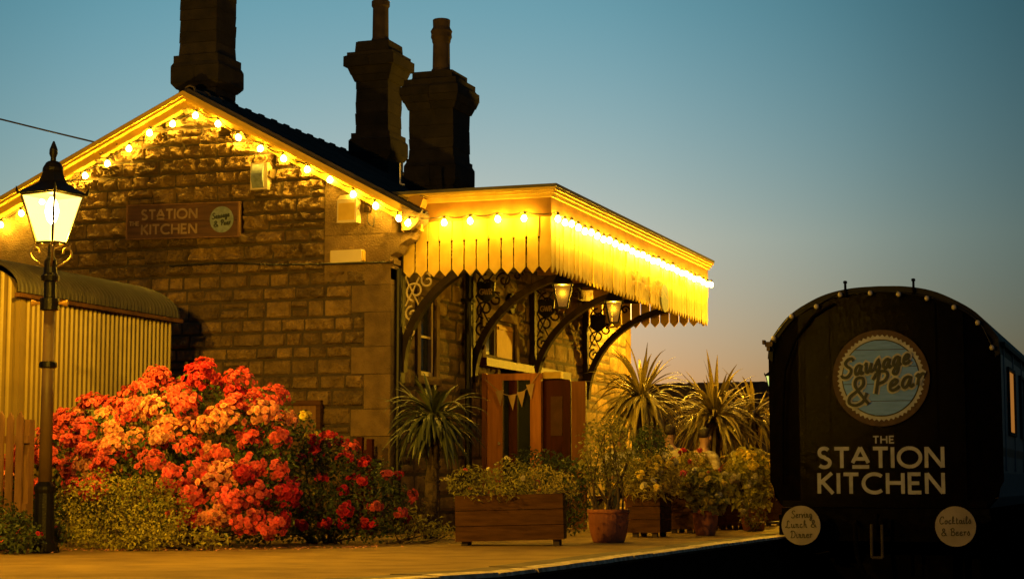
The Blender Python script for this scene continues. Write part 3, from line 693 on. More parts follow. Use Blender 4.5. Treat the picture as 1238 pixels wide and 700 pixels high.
hang_lantern(-7.15, 22.33, 'nearer black hanging lantern with amber glass below the canopy front')
hang_lantern(-7.15, 24.65, 'farther black hanging lantern with amber glass below the canopy front')

# ---- lit wall lantern at the far end of the platform wall
wl = thing('wall_lantern', (-8.4, 29.9, 3.3), 'lit wall lantern on the platform wall beyond the canopy end', 'lantern')
mb = MB(); mb.tube([(XW - .02, 29.9, 3.2), (-8.5, 29.9, 3.25), (-8.4, 29.9, 3.3)], .018, 8); mb.build('wall_bracket', M['black'], wl); mb = MB(); mb.lathe([(.17, .30), (.16, .32), (.05, .44), (.015, .52)], (-8.4, 29.9, 3.3), 4, True); mb.build('lantern_roof', M['black'], wl); mb = MB(); mb.lathe([(.08, 0), (.08, .02)], (-8.4, 29.9, 3.29), 4, True)
mb.build('lantern_tray', M['black'], wl)
mb = MB(); mb.lathe([(.075, .02), (.15, .30)], (-8.4, 29.9, 3.3), 4, True); mb.build('glass', M['pane'], wl)
lamp('lantern_light', (-8.4, 29.9, 3.45), 200, wl)

# ---- the string lights
BULB_ME = None
def bulb_mesh():
    mb = MB(); mb.cur = 0
    mb.lathe([(.004, -.052), (.02, -.046), (.033, -.03), (.036, -.012), (.03, .006), (.018, .022), (.014, .03)], (0, 0, 0), 10)
    mb.cur = 1; mb.lathe([(.017, .028), (.017, .062), (.008, .068)], (0, 0, 0), 8)
    return mb
def string_lights(pts, label, swing, every):
    root = thing('string_lights', pts[0], label, 'string lights')
    cab = []
    for a, b in zip(pts, pts[1:]):
        A_, B_ = Vector(a), Vector(b)
        for k in range(5): t = k / 5; p = A_.lerp(B_, t); p.z += .07 - swing * 4 * t * (1 - t); cab.append(p)
    cab.append(Vector(pts[-1]) + Vector((0, 0, .07)))
    mb = MB(); mb.tube(cab, .007, 5); mb.build('cable', M['cable'], root)
    first = None
    for p in pts:
        if first is None:
            global BULB_ME
            if BULB_ME is None:
                first = bulb_mesh().build('bulb', [M['bulb'], M['cable']], smooth=True); BULB_ME = first.data
            else:
                first = bpy.data.objects.new('bulb', BULB_ME); sc.collection.objects.link(first)
            o = first
        else:
            o = first.copy(); sc.collection.objects.link(o)
        o.parent = root; o.location = Vector(p) - root.location
        o.rotation_euler = (rv.uniform(-.25, .25), rv.uniform(-.25, .25), 0)
    return root
gp = [(1, 271), (25.7, 257), (51, 243), (77, 228), (103, 211.5), (130, 197), (156, 179), (181, 160), (209, 149), (236.5, 139), (263.5, 149), (288, 165.5), (315, 179), (342.6, 191), (371.6, 204), (399, 216.5), (427, 234), (454, 248), (482, 263)]
string_lights([at('Y', YG - .14, *p) for p in gp], 'warm bulbs strung along the verge of the stone gable', .045, 1)
side = [Vector((-8.43, YG - .32, 3.70)), Vector((-8.12, CY0 - .09, 3.74)), Vector((-7.785, CY0 - .09, 3.745)), Vector((-7.435, CY0 - .09, 3.75)), Vector((-7.10, CY0 - .09, 3.745))]
front = [Vector((CX + .075, CY0 + .02 + k * .272, 3.735 - .012 * math.sin(k * 2.1))) for k in range(30)]
string_lights(side + front, 'warm bulbs strung round the cream canopy fascia', .03, 1)

# ---- things fixed to the gable
sg = thing('sign_board', (-11.6, YG - .08, 3.65), 'brown wooden sign board reading The Station Kitchen on the gable', 'sign')
ys_ = YG - .19
mb = MB(); sl = -.02
def sfn(a, z, d): return (a + .05, ys_ - d, z + (a + 11.6) * sl)
mb.prism([(-12.375, 3.672), (-10.815, 3.672), (-10.815, 3.868), (-12.375, 3.868)], sfn, -.15, 0); mb.prism([(-12.375, 3.874), (-10.815, 3.874), (-10.815, 4.085), (-12.375, 4.085)], sfn, -.05, 0)
mb.build('board', M['signwood'], sg)
mb = MB()
for q in (((-12.4, 3.655), (-10.79, 3.672)), ((-12.4, 4.085), (-10.79, 4.1))): mb.prism([(q[0][0], q[0][1]), (q[1][0], q[0][1]), (q[1][0], q[0][1] + .014), (q[0][0], q[0][1] + .014)], sfn, -.05, .012)
mb.prism([(-10.814, 3.67), (-10.795, 3.67), (-10.795, 4.084), (-10.814, 4.084)], sfn, -.05, .012); mb.prism([(-12.395, 3.67), (-12.376, 3.67), (-12.376, 4.084), (-12.395, 4.084)], sfn, -.05, .012)
mb.build('frame', M['fence'], sg)
mb = MB()
text(mb, 'STATION', SANS, -12.18, -11.38, 3.905, .125, .026, sfn, .004); text(mb, 'KITCHEN', SANS, -12.18, -11.38, 3.715, .125, .026, sfn, .004); text(mb, 'THE', SANS, -12.35, -12.21, 3.83, .055, .014, sfn, .004)
mb.build('lettering', M['signletter'], sg)
mb = MB(); mb.prism([(-11.04 + .165 * math.cos(2 * math.pi * k / 28), 3.88 + .165 * math.sin(2 * math.pi * k / 28)) for k in range(28)], sfn, -.01, .006); rd = mb.build('roundel', M['roundel'], sg)
mb = MB(); text(mb, 'Sausage', SCR, -11.17, -10.93, 3.885, .07, .012, sfn, .009, slope=.12, smooth=True); text(mb, '&', SCR, -11.15, -11.08, 3.79, .07, .012, sfn, .009, smooth=True); text(mb, 'Pear', SCR, -11.05, -10.91, 3.80, .07, .012, sfn, .009, slope=.12, smooth=True); mb.build('lettering', M['inkgrey'], rd)

def vent(px0, px1):
    a = at('Y', YG - .05, *px0); b = at('Y', YG - .05, *px1); return a, b
a, b = vent((307, 199), (327, 230))
t = thing('bulkhead_light', ((a.x + b.x) / 2, YG - .08, b.z), 'tall cream bulkhead light fixed to the gable near its apex', 'wall light')
mb = MB(); mb.box(a.x, b.x, YG - .14, YG - .01, b.z, a.z); mb.build('case', M['greybox'], t)
mb = MB(); n = 10
pts = [(YG - .14 - .05 * math.sin(math.pi * k / n), b.z + .02 + (a.z - b.z - .04) * k / n) for k in range(n + 1)]
mb.prism(pts + [(YG - .14, a.z - .02), (YG - .14, b.z + .02)][:0], lambda y, z, d: (d, y, z), a.x + .03, b.x - .05); mb.build('lens', M['roundel'], t)
a, b = vent((412, 238), (435, 270))
t = thing('alarm_box', ((a.x + b.x) / 2, YG - .08, b.z), 'square cream alarm box under the right verge of the gable', 'alarm box')
mb = MB(); mb.box(a.x, b.x, YG - .16, YG - .01, b.z, a.z - .06); mb.prism([(a.x, a.z - .055), (b.x, a.z - .055), (b.x - .04, a.z), (a.x + .04, a.z)], lambda s, z, d: (s, d, z), YG - .15, YG - .01); mb.build('case', M['greybox'], t)
mb = MB(); mb.box(a.x + .02, b.x - .02, YG - .165, YG - .161, b.z + .03, a.z - .1); mb.build('cover', M['cream'], t)
a, b = vent((439, 243), (451, 262))
t = thing('security_camera', ((a.x + b.x) / 2, YG - .08, b.z), 'small dark camera bracket beside the cream alarm box', 'camera')
mb = MB(); mb.box(a.x + .02, b.x - .03, YG - .06, YG - .02, b.z + .06, a.z); mb.tube([((a.x + b.x) / 2, YG - .05, b.z + .1), ((a.x + b.x) / 2 + .03, YG - .16, b.z + .08)], .035, 8); mb.build('body', M['iron'], t)
mb = MB(); mb.tube(curve([((a.x + b.x) / 2, YG - .05, b.z + .06), (a.x + .06, YG - .05, b.z - .06), (b.x, YG - .05, b.z - .12), (b.x + .02, YG - .05, b.z)], 4), .006, 5); mb.build('cable', M['cable'], t)
a, b = vent((403, 304), (440, 317))
t = thing('strip_light', ((a.x + b.x) / 2, YG - .08, b.z), 'flat cream strip light lying along the wall cable of the gable', 'wall light')
mb = MB(); mb.box(a.x, b.x, YG - .13, YG - .01, b.z, a.z); mb.build('case', M['greybox'], t)
mb = MB(); mb.box(a.x - .012, a.x - .001, YG - .12, YG - .03, b.z + .01, a.z - .01); mb.build('end_cap', M['cream'], t); mb = MB(); mb.box(b.x + .001, b.x + .012, YG - .12, YG - .03, b.z + .01, a.z - .01); mb.build('end_cap', M['cream'], t)
mb = MB(); mb.tube(curve([at('Y', YG - .15, *p) for p in ((205, 322), (270, 318), (330, 320), (395, 319), (430, 318), (472, 317))], 5), .011, 6)
tag(mb.build('wall_cable', M['cable']), 'thin dark cable running level across the stone gable', 'cable')
mb = MB(); A_, B_ = at('Y', YG - .1, 118, 173), Vector((-19.5, 17.5, 6.95)); mb.tube([A_.lerp(B_, t) - Vector((0, 0, .35 * t * (1 - t))) for t in np.linspace(0, 1, 12)], .011, 6)
tag(mb.build('overhead_wire', M['cable']), 'thin overhead wire running from the gable verge into the sky', 'wire')
# notice board frame against the gable, and the dark bench end
t = thing('notice_board', (-10.1, YG - .12, 0), 'pale framed wooden notice board behind the roses at the gable foot', 'notice board')
mb = MB(); mb.box(-10.52, -9.70, YG - .11, YG - .07, .95, 1.55); mb.build('board', M['fence'], t)
mb = MB(); mb.box(-10.58, -9.64, YG - .14, YG - .06, 1.55, 1.61); mb.box(-9.70, -9.64, YG - .14, YG - .06, .0, 1.548); mb.box(-10.58, -10.52, YG - .14, YG - .06, .0, 1.548); mb.build('frame', M['plank'], t)
t = thing('timber_gate_post', (-8.93, 20.2, 0), 'pair of short dark red timber posts at the gable corner', 'posts')
mb = MB(); mb.box(-9.03, -8.96, 20.2, 20.27, 0, 1.15); mb.build('post', M['darkdoor'], t)
mb = MB(); mb.box(-8.90, -8.83, 20.2, 20.27, 0, 1.13); mb.build('post', M['darkdoor'], t)
mb = MB(); mb.box(-8.955, -8.905, 20.22, 20.25, .35, .45); mb.box(-8.955, -8.905, 20.22, 20.25, .9, 1.0); mb.build('rail', M['darkdoor'], t)

# ================================================================== LAMP POST
def lamp_post(x, y, label, rot, glass, h=3.65, lit=True, power=0, sc_=1.0):
    t = thing('lamp_post', (x, y, 0), label, 'street lamp')
    mb = MB(); mb.lathe([(.12, 0), (.12, .08), (.095, .12), (.085, .52), (.095, .55), (.095, .58), (.06, .62)], (x, y, 0), 16); mb.build('base', M['black'], t, smooth=False)
    mb = MB(); mb.lathe([(.060, .61), (.048, 2.16)], (x, y, 0), 16); mb.build('column', M['post'], t, smooth=True)
    mb = MB(); mb.lathe([(.06, 1.62), (.078, 1.63), (.078, 1.67), (.06, 1.68)], (x, y, 0), 16); mb.build('collar', M['black'], t); mb = MB(); mb.lathe([(.055, 2.13), (.085, 2.14), (.085, 2.24), (.055, 2.25), (.055, 2.38), (.052, 2.39), (.075, 2.40), (.085, 2.44), (.06, 2.47), (.055, 2.58), (.03, 2.62), (.025, 2.74)], (x, y, 0), 16)
    c, s = math.cos(rot + .5), math.sin(rot + .5)
    mb.build('collar', M['black'], t)
    mb = MB(); mb.tube([(x - .16 * c, y - .16 * s, 2.20), (x + .16 * c, y + .16 * s, 2.20)], .016, 8)
    for e in (-1, 1): mb.tube([(x + e * .12 * c, y + e * .12 * s, 2.2), (x + e * .16 * c, y + e * .16 * s, 2.2), (x + e * .165 * c, y + e * .165 * s, 2.2)], [.022, .032, .012], 10)
    mb.build('ladder_bar', M['band'], t)
    lan = MB()
    zb, zt, hb, ht = 2.74, 3.17, .092, .192
    def cnr(hh, k): a = rot + math.pi / 4 + k * math.pi / 2; return (x + hh * 1.414 * math.cos(a), y + hh * 1.414 * math.sin(a))
    for k in range(4):
        (a, b), (c_, d) = cnr(hb, k), cnr(ht, k); (a2, b2), (c2, d2) = cnr(hb, k + 1), cnr(ht, k + 1)
        lan.tube([(a, b, zb), (c_, d, zt)], .011, 6); lan.tube([(a, b, zb), (a2, b2, zb)], .012, 6); lan.tube([(c_, d, zt), (c2, d2, zt)], .014, 6)
    lan.lathe([(hb * .85, zb - .012), (hb * .85, zb + .006)], (x, y, 0), 4, True, rot)
    fr = lan.build('lantern_frame', M['black'], t)
    mb = MB()
    for k in range(4):                                 # scrolled frog under the lantern
        a = rot + math.pi / 4 + k * math.pi / 2; u = Vector((math.cos(a), math.sin(a), 0)); o = Vector((x, y, 0))
        P = [o + u * .03 + Vector((0, 0, 2.52)), o + u * .10 + Vector((0, 0, 2.55)), o + u * .175 + Vector((0, 0, 2.62)), o + u * .165 + Vector((0, 0, 2.69)), o + u * .115 + Vector((0, 0, 2.69)), o + u * .105 + Vector((0, 0, 2.645))]
        mb.tube(curve(P, 4), .011, 6); mb.tube([o + u * .02 + Vector((0, 0, 2.72)), o + u * .14 + Vector((0, 0, 2.735))], .012, 6)
    mb.build('scroll_bracket', M['post'], fr)
    mb = MB()
    for k in range(4):
        (a, b), (c_, d), (a2, b2), (c2, d2) = cnr(hb - .008, k), cnr(ht - .008, k), cnr(hb - .008, k + 1), cnr(ht - .008, k + 1)
        mb.poly([(a, b, zb + .01), (a2, b2, zb + .01), (c2, d2, zt - .01), (c_, d, zt - .01)])
    mb.build('glass', glass, fr)
    if lit:
        mb = MB(); mb.lathe([(.008, -.13), (.04, -.10), (.062, -.02), (.05, .05), (.02, .11)], (x, y, 3.04), 12); mb.build('bulb', M['core'] if power else glass, fr, smooth=True)
    mb = MB()
    mb.lathe([((ht + .022) * 1.414, 3.175), ((ht + .018) * 1.414, 3.192), (.13 * 1.414, 3.25), (.085 * 1.414, 3.29), (.066 * 1.414, 3.36), (.058 * 1.414, 3.40)], (x, y, 0), 4, True, rot)
    mb.lathe([(.095, 3.385), (.092, 3.415), (.066, 3.46), (.045, 3.475), (.026, 3.48), (.024, 3.51), (.038, 3.545), (.036, 3.585), (.019, 3.63), (.007, 3.66)], (x, y, 0), 14)
    for k in range(4):
        a, b = cnr(ht + .018, k); u = Vector((a - x, b - y, 0)).normalized()
        mb.tube([(a, b, 3.175), (a + u.x * .012, b + u.y * .012, 3.205), (a + u.x * .02, b + u.y * .02, 3.24)], [.016, .013, .003], 6)
    mb.build('lantern_roof', M['black'], fr)
    if power: lamp('lamp_light', (x, y, 2.87), power, t, .05)
    return t
M['post'] = mat('lamp_column_paint', (.11, .065, .026), .55, (.075, .043, .018), 4, .1, 30)
lamp_post(-9.34, 14.2, 'lit four sided lantern on a tall post in front of the cream hut', R(-34 + 26), M['pane'], power=520)
lamp_post(-7.3, 9.5, 'lit platform lamp post nearest the camera, left of the view', R(10), M['pane'], power=760)
lamp_post(-5.67, 31.9, 'lit platform lamp post hidden behind the black railway coach', R(20), M['pane'], power=1500)
flx = at('Y', 44.0, 936, 470).x
t = lamp_post(flx, 44.0, 'far small lamp post with pale green light beyond the palms', R(10), M['greenlamp'], lit=False)

# ================================================================== CREAM HUT, FENCE
HX, HY0, HY1, HZ = -10.78, 15.87, 18.9, 2.50
HW = 2.0
hut = thing('lamp_hut', (HX - HW / 2, HY0, 0), 'cream corrugated steel hut with curved grey roof left of the gable', 'hut')
def corrug(mb, a0, a1, z0, z1, fn, pitch=.088, amp=.012, ztop=None):
    n = int((a1 - a0) / pitch * 8); prev = None
    for k in range(n + 1):
        a = a0 + (a1 - a0) * k / n; ph = (k % 8) / 8; d = amp * (1 if ph < .2 else -.8 if ph > .3 else 0)
        zt = z1 if ztop is None else ztop(a)
        cur = (mb.v(fn(a, z0, d)), mb.v(fn(a, zt, d)))
        if prev: mb.f((prev[0], cur[0], cur[1], prev[1]))
        prev = cur
ac, ar, az = HX - HW / 2, HW / 2, .36
arch = lambda x: HZ + az * math.sqrt(max(0, 1 - ((x - ac) / ar) ** 2))
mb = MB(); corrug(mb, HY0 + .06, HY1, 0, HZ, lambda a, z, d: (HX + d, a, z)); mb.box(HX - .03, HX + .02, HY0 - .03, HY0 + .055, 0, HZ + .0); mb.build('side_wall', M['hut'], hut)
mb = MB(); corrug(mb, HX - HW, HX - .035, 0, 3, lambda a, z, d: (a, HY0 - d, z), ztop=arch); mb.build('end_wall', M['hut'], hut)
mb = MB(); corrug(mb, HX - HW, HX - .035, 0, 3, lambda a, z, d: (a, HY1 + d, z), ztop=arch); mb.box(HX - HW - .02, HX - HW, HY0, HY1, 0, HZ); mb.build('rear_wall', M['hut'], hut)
mb = MB(); N = 22; n = int((HY1 - HY0 + .24) / .076 * 6); rows = []
for k in range(n + 1):
    y = HY0 - .14 + (HY1 - HY0 + .18) * k / n; r_ = .014 * math.sin(2 * math.pi * k / 6); row = []
    for j in range(N + 1):
        th = R(-4) + (math.pi + 2 * R(4)) * j / N
        row.append(mb.v((ac + (ar + .07 + r_) * math.cos(th), y, HZ + .03 + (az + .05 + r_) * math.sin(th))))
    rows.append(row)
for a, b in zip(rows, rows[1:]):
    for j in range(N): mb.f((a[j], b[j], b[j + 1], a[j + 1]))
rf_ = mb.build('curved_roof', M['hutroof'], hut, smooth=True)
mb = MB(); mb.box(HX + .03, HX + .085, HY0 - .14, HY1 + .1, HZ - .05, HZ - .01); mb.build('eaves_strip', M['plank'], hut)

fe = thing('picket_fence', (-10.5, 14.95, 0), 'brown timber picket fence in front of the cream hut', 'fence')
rp = random.Random(6); mb = MB(); k = 0; x = -12.4
while x < -10.1:
    h = 1.26 + rp.uniform(-.02, .02); mb.t = rp.random(); wv = .072; o = rp.uniform(-.006, .006); tl = rp.uniform(-.01, .01)
    mb.prism([(x, .04), (x + wv, .04), (x + wv + tl, h - .06), (x + wv / 2 + tl, h), (x + tl, h - .06)], lambda a, z, d: (a, 14.9 + o + d, z), 0, .022)
    x += .108
mb.build('pales', M['fence'], fe)
for z in (.35, .98):
    mb = MB(); mb.box(-12.5, -10.02, 14.93, 14.97, z, z + .07); mb.build('rail', M['fence'], fe)
for x in (-12.3, -11.0, -10.12):
    mb = MB(); mb.box(x, x + .09, 14.972, 15.06, 0, 1.2); mb.build('post', M['fence'], fe)

# ================================================================== PLANTS
def rnd_dir(rng):
    z = rng.uniform(-1, 1); a = rng.uniform(0, 2 * math.pi); r = math.sqrt(1 - z * z); return Vector((r * math.cos(a), r * math.sin(a), z))
def blob_points(blobs, n, rng, shell=.4, zmin=.04, lump=.22):
    ws = [r[0] * r[1] + r[1] * r[2] + r[0] * r[2] for c, r in blobs]; out = []; tries = 0
    while len(out) < n and tries < n * 8:
        tries += 1; i = rng.choices(range(len(blobs)), ws)[0]; c, r = blobs[i]; d = rnd_dir(rng)
        q = 1 + lump * noise.noise(Vector((c[0] + d.x * 2.2, c[1] + d.y * 2.2, c[2] + d.z * 2.2)) * 1.7) * 1.6
        q *= 1 - shell * rng.random() ** 1.8
        p = Vector((c[0] + d.x * r[0] * q, c[1] + d.y * r[1] * q, c[2] + d.z * r[2] * q))
        if p.z < zmin: continue
        ok = True
        for j, (c2, r2) in enumerate(blobs):
            if j != i and sum(((p[k] - c2[k]) / r2[k]) ** 2 for k in range(3)) < .55: ok = False; break
        if ok: out.append((p, d))
    return out
def add_leaf(mb, p, nrm, L, W, rng):
    t = nrm.cross(rnd_dir(rng))
    if t.length < 1e-3: t = nrm.orthogonal()
    t.normalize(); s = nrm.cross(t).normalized(); mb.t = rng.random()
    b = p; tip = p + t * L - nrm * L * .18; m_ = p + t * L * .45
    i = [mb.v(b), mb.v(m_ + s * W / 2 + nrm * W * .2), mb.v(tip), mb.v(m_ - s * W / 2 + nrm * W * .2)]
    mb.f((i[0], i[1], i[2])); mb.f((i[0], i[2], i[3]))
def add_flower(mb, p, nrm, r, rng, n=7):
    u = nrm.orthogonal().normalized(); v_ = nrm.cross(u); mb.t = rng.random()
    for ring, (ra, rb, up, nn) in enumerate(((.12, 1, .12, n), (.1, .68, .42, n - 2), (.05, .38, .6, 3))):
        a0 = rng.uniform(0, 6)
        for k in range(nn):
            a = a0 + 2 * math.pi * k / nn; wv = math.pi / nn * 1.15
            def P(rad, an, h): return p + (u * math.cos(an) + v_ * math.sin(an)) * rad * r + nrm * h * r
            j = rng.uniform(.85, 1.15)
            i = [mb.v(P(ra, a, .1)), mb.v(P(rb * j, a - wv, up + .1 * rng.random())), mb.v(P(rb * 1.12 * j, a, up + .02)), mb.v(P(rb * j, a + wv, up + .1 * rng.random()))]
            mb.f((i[0], i[1], i[2])); mb.f((i[0], i[2], i[3]))
def stems(mb, base, blobs, rng, per=4, r=.014):
    for c, rr in blobs:
        for k in range(per):
            d = rnd_dir(rng); e = Vector((c[0] + d.x * rr[0] * .8, c[1] + d.y * rr[1] * .8, max(.1, c[2] + d.z * rr[2] * .8)))
            s = Vector((base[0] + rng.uniform(-.15, .15), base[1] + rng.uniform(-.15, .15), base[2])); m_ = s.lerp(e, .5) + rnd_dir(rng) * .06
            mb.tube(curve([s, m_, e], 4), np.linspace(r, r * .35, 9), 5)
def bush(name, label, cat, base, blobs, nleaf, lsize, leafm, seed, aspect=.6, clusters=0, petals=(), cr=.11, nfl=18, fr=.03, sel=None, group=None, shell=.4, stem_per=4, pick=None, flname='blossom', leafdir=.7):
    rng = random.Random(seed); t = thing(name, base, label, cat, group)
    mb = MB()
    for p, d in blob_points(blobs, nleaf, rng, shell, base[2] + .02):
        nrm = (d * leafdir + rnd_dir(rng) * .8 + Vector((0, 0, .25))).normalized(); L = lsize * rng.uniform(.6, 1.3); add_leaf(mb, p, nrm, L, L * aspect, rng)
    mb.build('foliage', leafm, t)
    mb = MB(); stems(mb, base, blobs, rng, stem_per); mb.build('stems', M['stem'], t)
    if clusters:
        cs = blob_points(blobs, clusters * 6, rng, .06, base[2] + .12)
        if sel: cs = [q for q in cs if sel(q[0], q[1])]
        if len(cs) > clusters:
            keep = [cs[0]]; dist = [(q[0] - cs[0][0]).length for q in cs]
            while len(keep) < clusters:
                i = max(range(len(cs)), key=lambda k: dist[k]); keep.append(cs[i]); dist = [min(dk, (q[0] - cs[i][0]).length) for dk, q in zip(dist, cs)]
            cs = keep
        for p, d in cs:
            mb = MB(); m_ = M['petal_' + (pick(p, rng) if pick else rng.choice(petals))]; k = rng.uniform(.65, 1.25)
            for q in range(max(2, int(nfl * k))):
                o = rnd_dir(rng); o = (o + d * .7).normalized(); pp = p + Vector((o.x, o.y, o.z * .8)) * cr * k * rng.uniform(.45, 1.05)
                if pp.z < base[2] + .06: continue
                add_flower(mb, pp, (o + d * .5 + rnd_dir(rng) * .35).normalized(), fr * rng.uniform(.75, 1.25), rng)
            if mb.F: mb.build(flname, m_, t, loc=None)
    return t

front = lambda p, d: d.y < .35 and p.z > .2
def rose_pick(p, rng):
    if p.x > -8.3 and p.z < .9 or p.z > 1.45: return rng.choice(('coral', 'red', 'coral', 'coral'))
    return rng.choice(('coral', 'salmon', 'salmon', 'coral', 'coral'))
bush('rose_bush', 'big rambling rose bush covered in coral and salmon roses beside the lamp post', 'rose bush', (-9.0, 16.0, 0),
     [((-10.25, 15.7, .62), (.42, .4, .48)), ((-9.95, 16.0, .85), (.50, .5, .50)), ((-9.4, 16.15, 1.05), (.55, .5, .50)), ((-8.85, 16.2, 1.12), (.58, .5, .56)), ((-8.35, 16.15, .92), (.50, .5, .55)), ((-8.25, 15.95, .5), (.42, .45, .5)), ((-9.2, 15.75, .55), (.85, .5, .55))],
     6500, .06, M['leaf_rose'], 11, clusters=100, cr=.165, nfl=64, fr=.027, sel=lambda p, d: d.y < .3 and p.z > .2 and not (p.x < -8.7 and p.z < .55), pick=rose_pick)
bush('rose_bush', 'dark leafy rose bush with scattered red and yellow roses at the gable corner', 'rose bush', (-8.1, 17.4, 0),
     [((-8.65, 17.5, .78), (.52, .45, .60)), ((-8.1, 17.3, .62), (.50, .42, .45)), ((-7.62, 17.4, .42), (.38, .38, .42)), ((-8.2, 17.1, .35), (.6, .35, .35))],
     6500, .05, M['leaf_dark'], 12, clusters=64, cr=.085, nfl=17, fr=.027, sel=lambda p, d: d.y < .3 and p.z > .2,
     pick=lambda p, rng: rng.choice(('red', 'red', 'pink', 'red')) if (p.x > -8.05 or rng.random() < .45) else rng.choice(('yellow', 'cream', 'red')))
bush('low_shrub', 'low shrub with small yellow green leaves at the foot of the coral rose bush', 'shrub', (-9.0, 15.1, 0),
     [((-9.3, 15.05, .36), (.42, .32, .36)), ((-8.85, 15.1, .34), (.42, .32, .34)), ((-9.0, 15.0, .18), (.6, .3, .2))], 4200, .034, M['leaf_yel'], 13, aspect=.62)
bush('border_plant', 'straggly low border plant left of the lamp post base', 'plant', (-10.0, 14.45, 0),
     [((-10.1, 14.5, .2), (.42, .25, .24)), ((-9.7, 14.5, .14), (.4, .2, .16)), ((-10.3, 14.6, .4), (.2, .2, .3)), ((-9.45, 13.85, .16), (.30, .18, .2)), ((-9.85, 13.9, .13), (.32, .18, .17))], 2300, .05, M['leaf_dark'], 14, clusters=7, petals=('red', 'coral'), cr=.05, nfl=5, fr=.022)
bush('border_plant', 'sprawling pale leaved border plant at the platform edge of the bed', 'plant', (-8.35, 15.2, 0),
     [((-8.35, 15.2, .1), (.32, .18, .13)), ((-8.8, 14.85, .08), (.3, .15, .1))], 420, .05, M['leaf_yel'], 15, aspect=.5, shell=.7)
bush('border_plant', 'thin trailing border plant between dark rose bush and the wooden planter', 'plant', (-7.35, 17.6, 0),
     [((-7.3, 17.6, .2), (.28, .25, .22)), ((-7.1, 17.9, .12), (.25, .2, .13))], 480, .05, M['leaf_pot'], 16, aspect=.4, shell=.8)

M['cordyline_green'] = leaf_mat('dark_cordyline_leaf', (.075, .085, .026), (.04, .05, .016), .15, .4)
def cordyline(x, y, z0, zc, L, n, label, seed, lean=0., leafm='cordyline'):
    rng = random.Random(seed); t = thing('cordyline_palm', (x, y, z0), label, 'palm')
    mb = MB(); P = [(x + lean * k / 8, y, z0 + (zc - z0) * k / 8) for k in range(9)]
    mb.tube(P, [.085 + .012 * math.sin(k * 2.3) - .003 * k for k in range(9)], 10)
    for k in range(int((zc - z0) * 60)):
        a = rng.uniform(0, 6.28); z = rng.uniform(z0, zc); xx = x + lean * (z - z0) / (zc - z0); o = Vector((math.cos(a), math.sin(a), 0))
        q = Vector((xx, y, z)) + o * .08; mb.poly([q + Vector((-o.y * .03, o.x * .03, 0)), q + Vector((o.y * .03, -o.x * .03, 0)), q + o * .025 + Vector((0, 0, .05))])
    mb.build('trunk', M['bark'], t)
    mb = MB()
    for k in range(n):
        hd = Vector((x + lean, y, zc)) + Vector((0, 0, rng.uniform(-.06, .12)))
        u = rng.random(); el = math.asin(min(1, max(-1, 1 - 1.62 * u ** .85))) ; a = rng.uniform(0, 2 * math.pi); ln = L * rng.uniform(.75, 1.15); W = .056 * rng.uniform(.8, 1.2)
        d = Vector((math.cos(a) * math.cos(el), math.sin(a) * math.cos(el), math.sin(el))); p = hd.copy(); side = Vector((-math.sin(a), math.cos(a), 0)); mb.t = rng.random(); prev = None; m = 8; dr_ = rng.uniform(.45, 1.9)
        for q in range(m + 1):
            s = q / m; wv = W * (.55 + .9 * s) * (1 - s ** 3) if s < .5 else W * (1.05 - (s - .5) ** 1.5 * 2.7); wv = max(.001, wv); up = side.cross(d).normalized()
            cur = (mb.v(p - side * wv / 2 + up * wv * .18), mb.v(p), mb.v(p + side * wv / 2 + up * wv * .18))
            if prev: mb.f((prev[0], prev[1], cur[1], cur[0])); mb.f((prev[1], prev[2], cur[2], cur[1]))
            prev = cur; p = p + d * ln / m; d = (d + Vector((0, 0, -.20 * dr_ * (.4 + s * 1.5) * (1 - .3 * el)))).normalized()
    mb.build('crown', M[leafm], t)
    return t
def pot(x, y, r, h, label, z=0., soil=True, group='terracotta pots along the platform'):
    t = thing('plant_pot', (x, y, z), label, 'plant pot', group)
    mb = MB(); mb.lathe([(r * .72, 0), (r * .77, .01), (r * .89, h * .28), (r * .97, h * .6), (r * .985, h * .87), (r * 1.03, h * .89), (r * 1.045, h * .93), (r * 1.03, h), (r * .95, h), (r * .9, h * .86)], (x, y, z), 28); mb.build('body', M['terra'], t, smooth=False)
    mb = MB(); mb.lathe([(.01, h * .84), (r * .9, h * .86)], (x, y, z), 16); mb.build('soil', M['soil'], t)
    return t
cordyline(-7.72, 19.3, 0, 1.30, .66, 150, 'dark cordyline palm in front of the stone corner', 21, .03, 'cordyline_green')
pot(-6.66, 24.3, .24, .42, 'terracotta pot hidden behind planters, holding the tall cordyline by the oak door', group='pots of the far cordylines')
cordyline(-6.66, 24.3, .36, 1.72, .80, 190, 'tall sunlit looking cordyline palm behind the small dark round shrub'.replace('sunlit looking ', 'yellow lit '), 22)
pot(-6.05, 26.0, .24, .42, 'terracotta pot hidden behind planters, holding the broad cordyline by the coach', group='pots of the far cordylines')
cordyline(-6.05, 26.0, .36, 1.50, .90, 230, 'broad cordyline palm with drooping leaves left of the railway coach', 23)
cordyline(-5.62, 26.6, 0, 1.52, .74, 140, 'cordyline palm partly hidden behind the railway coach edge', 24)

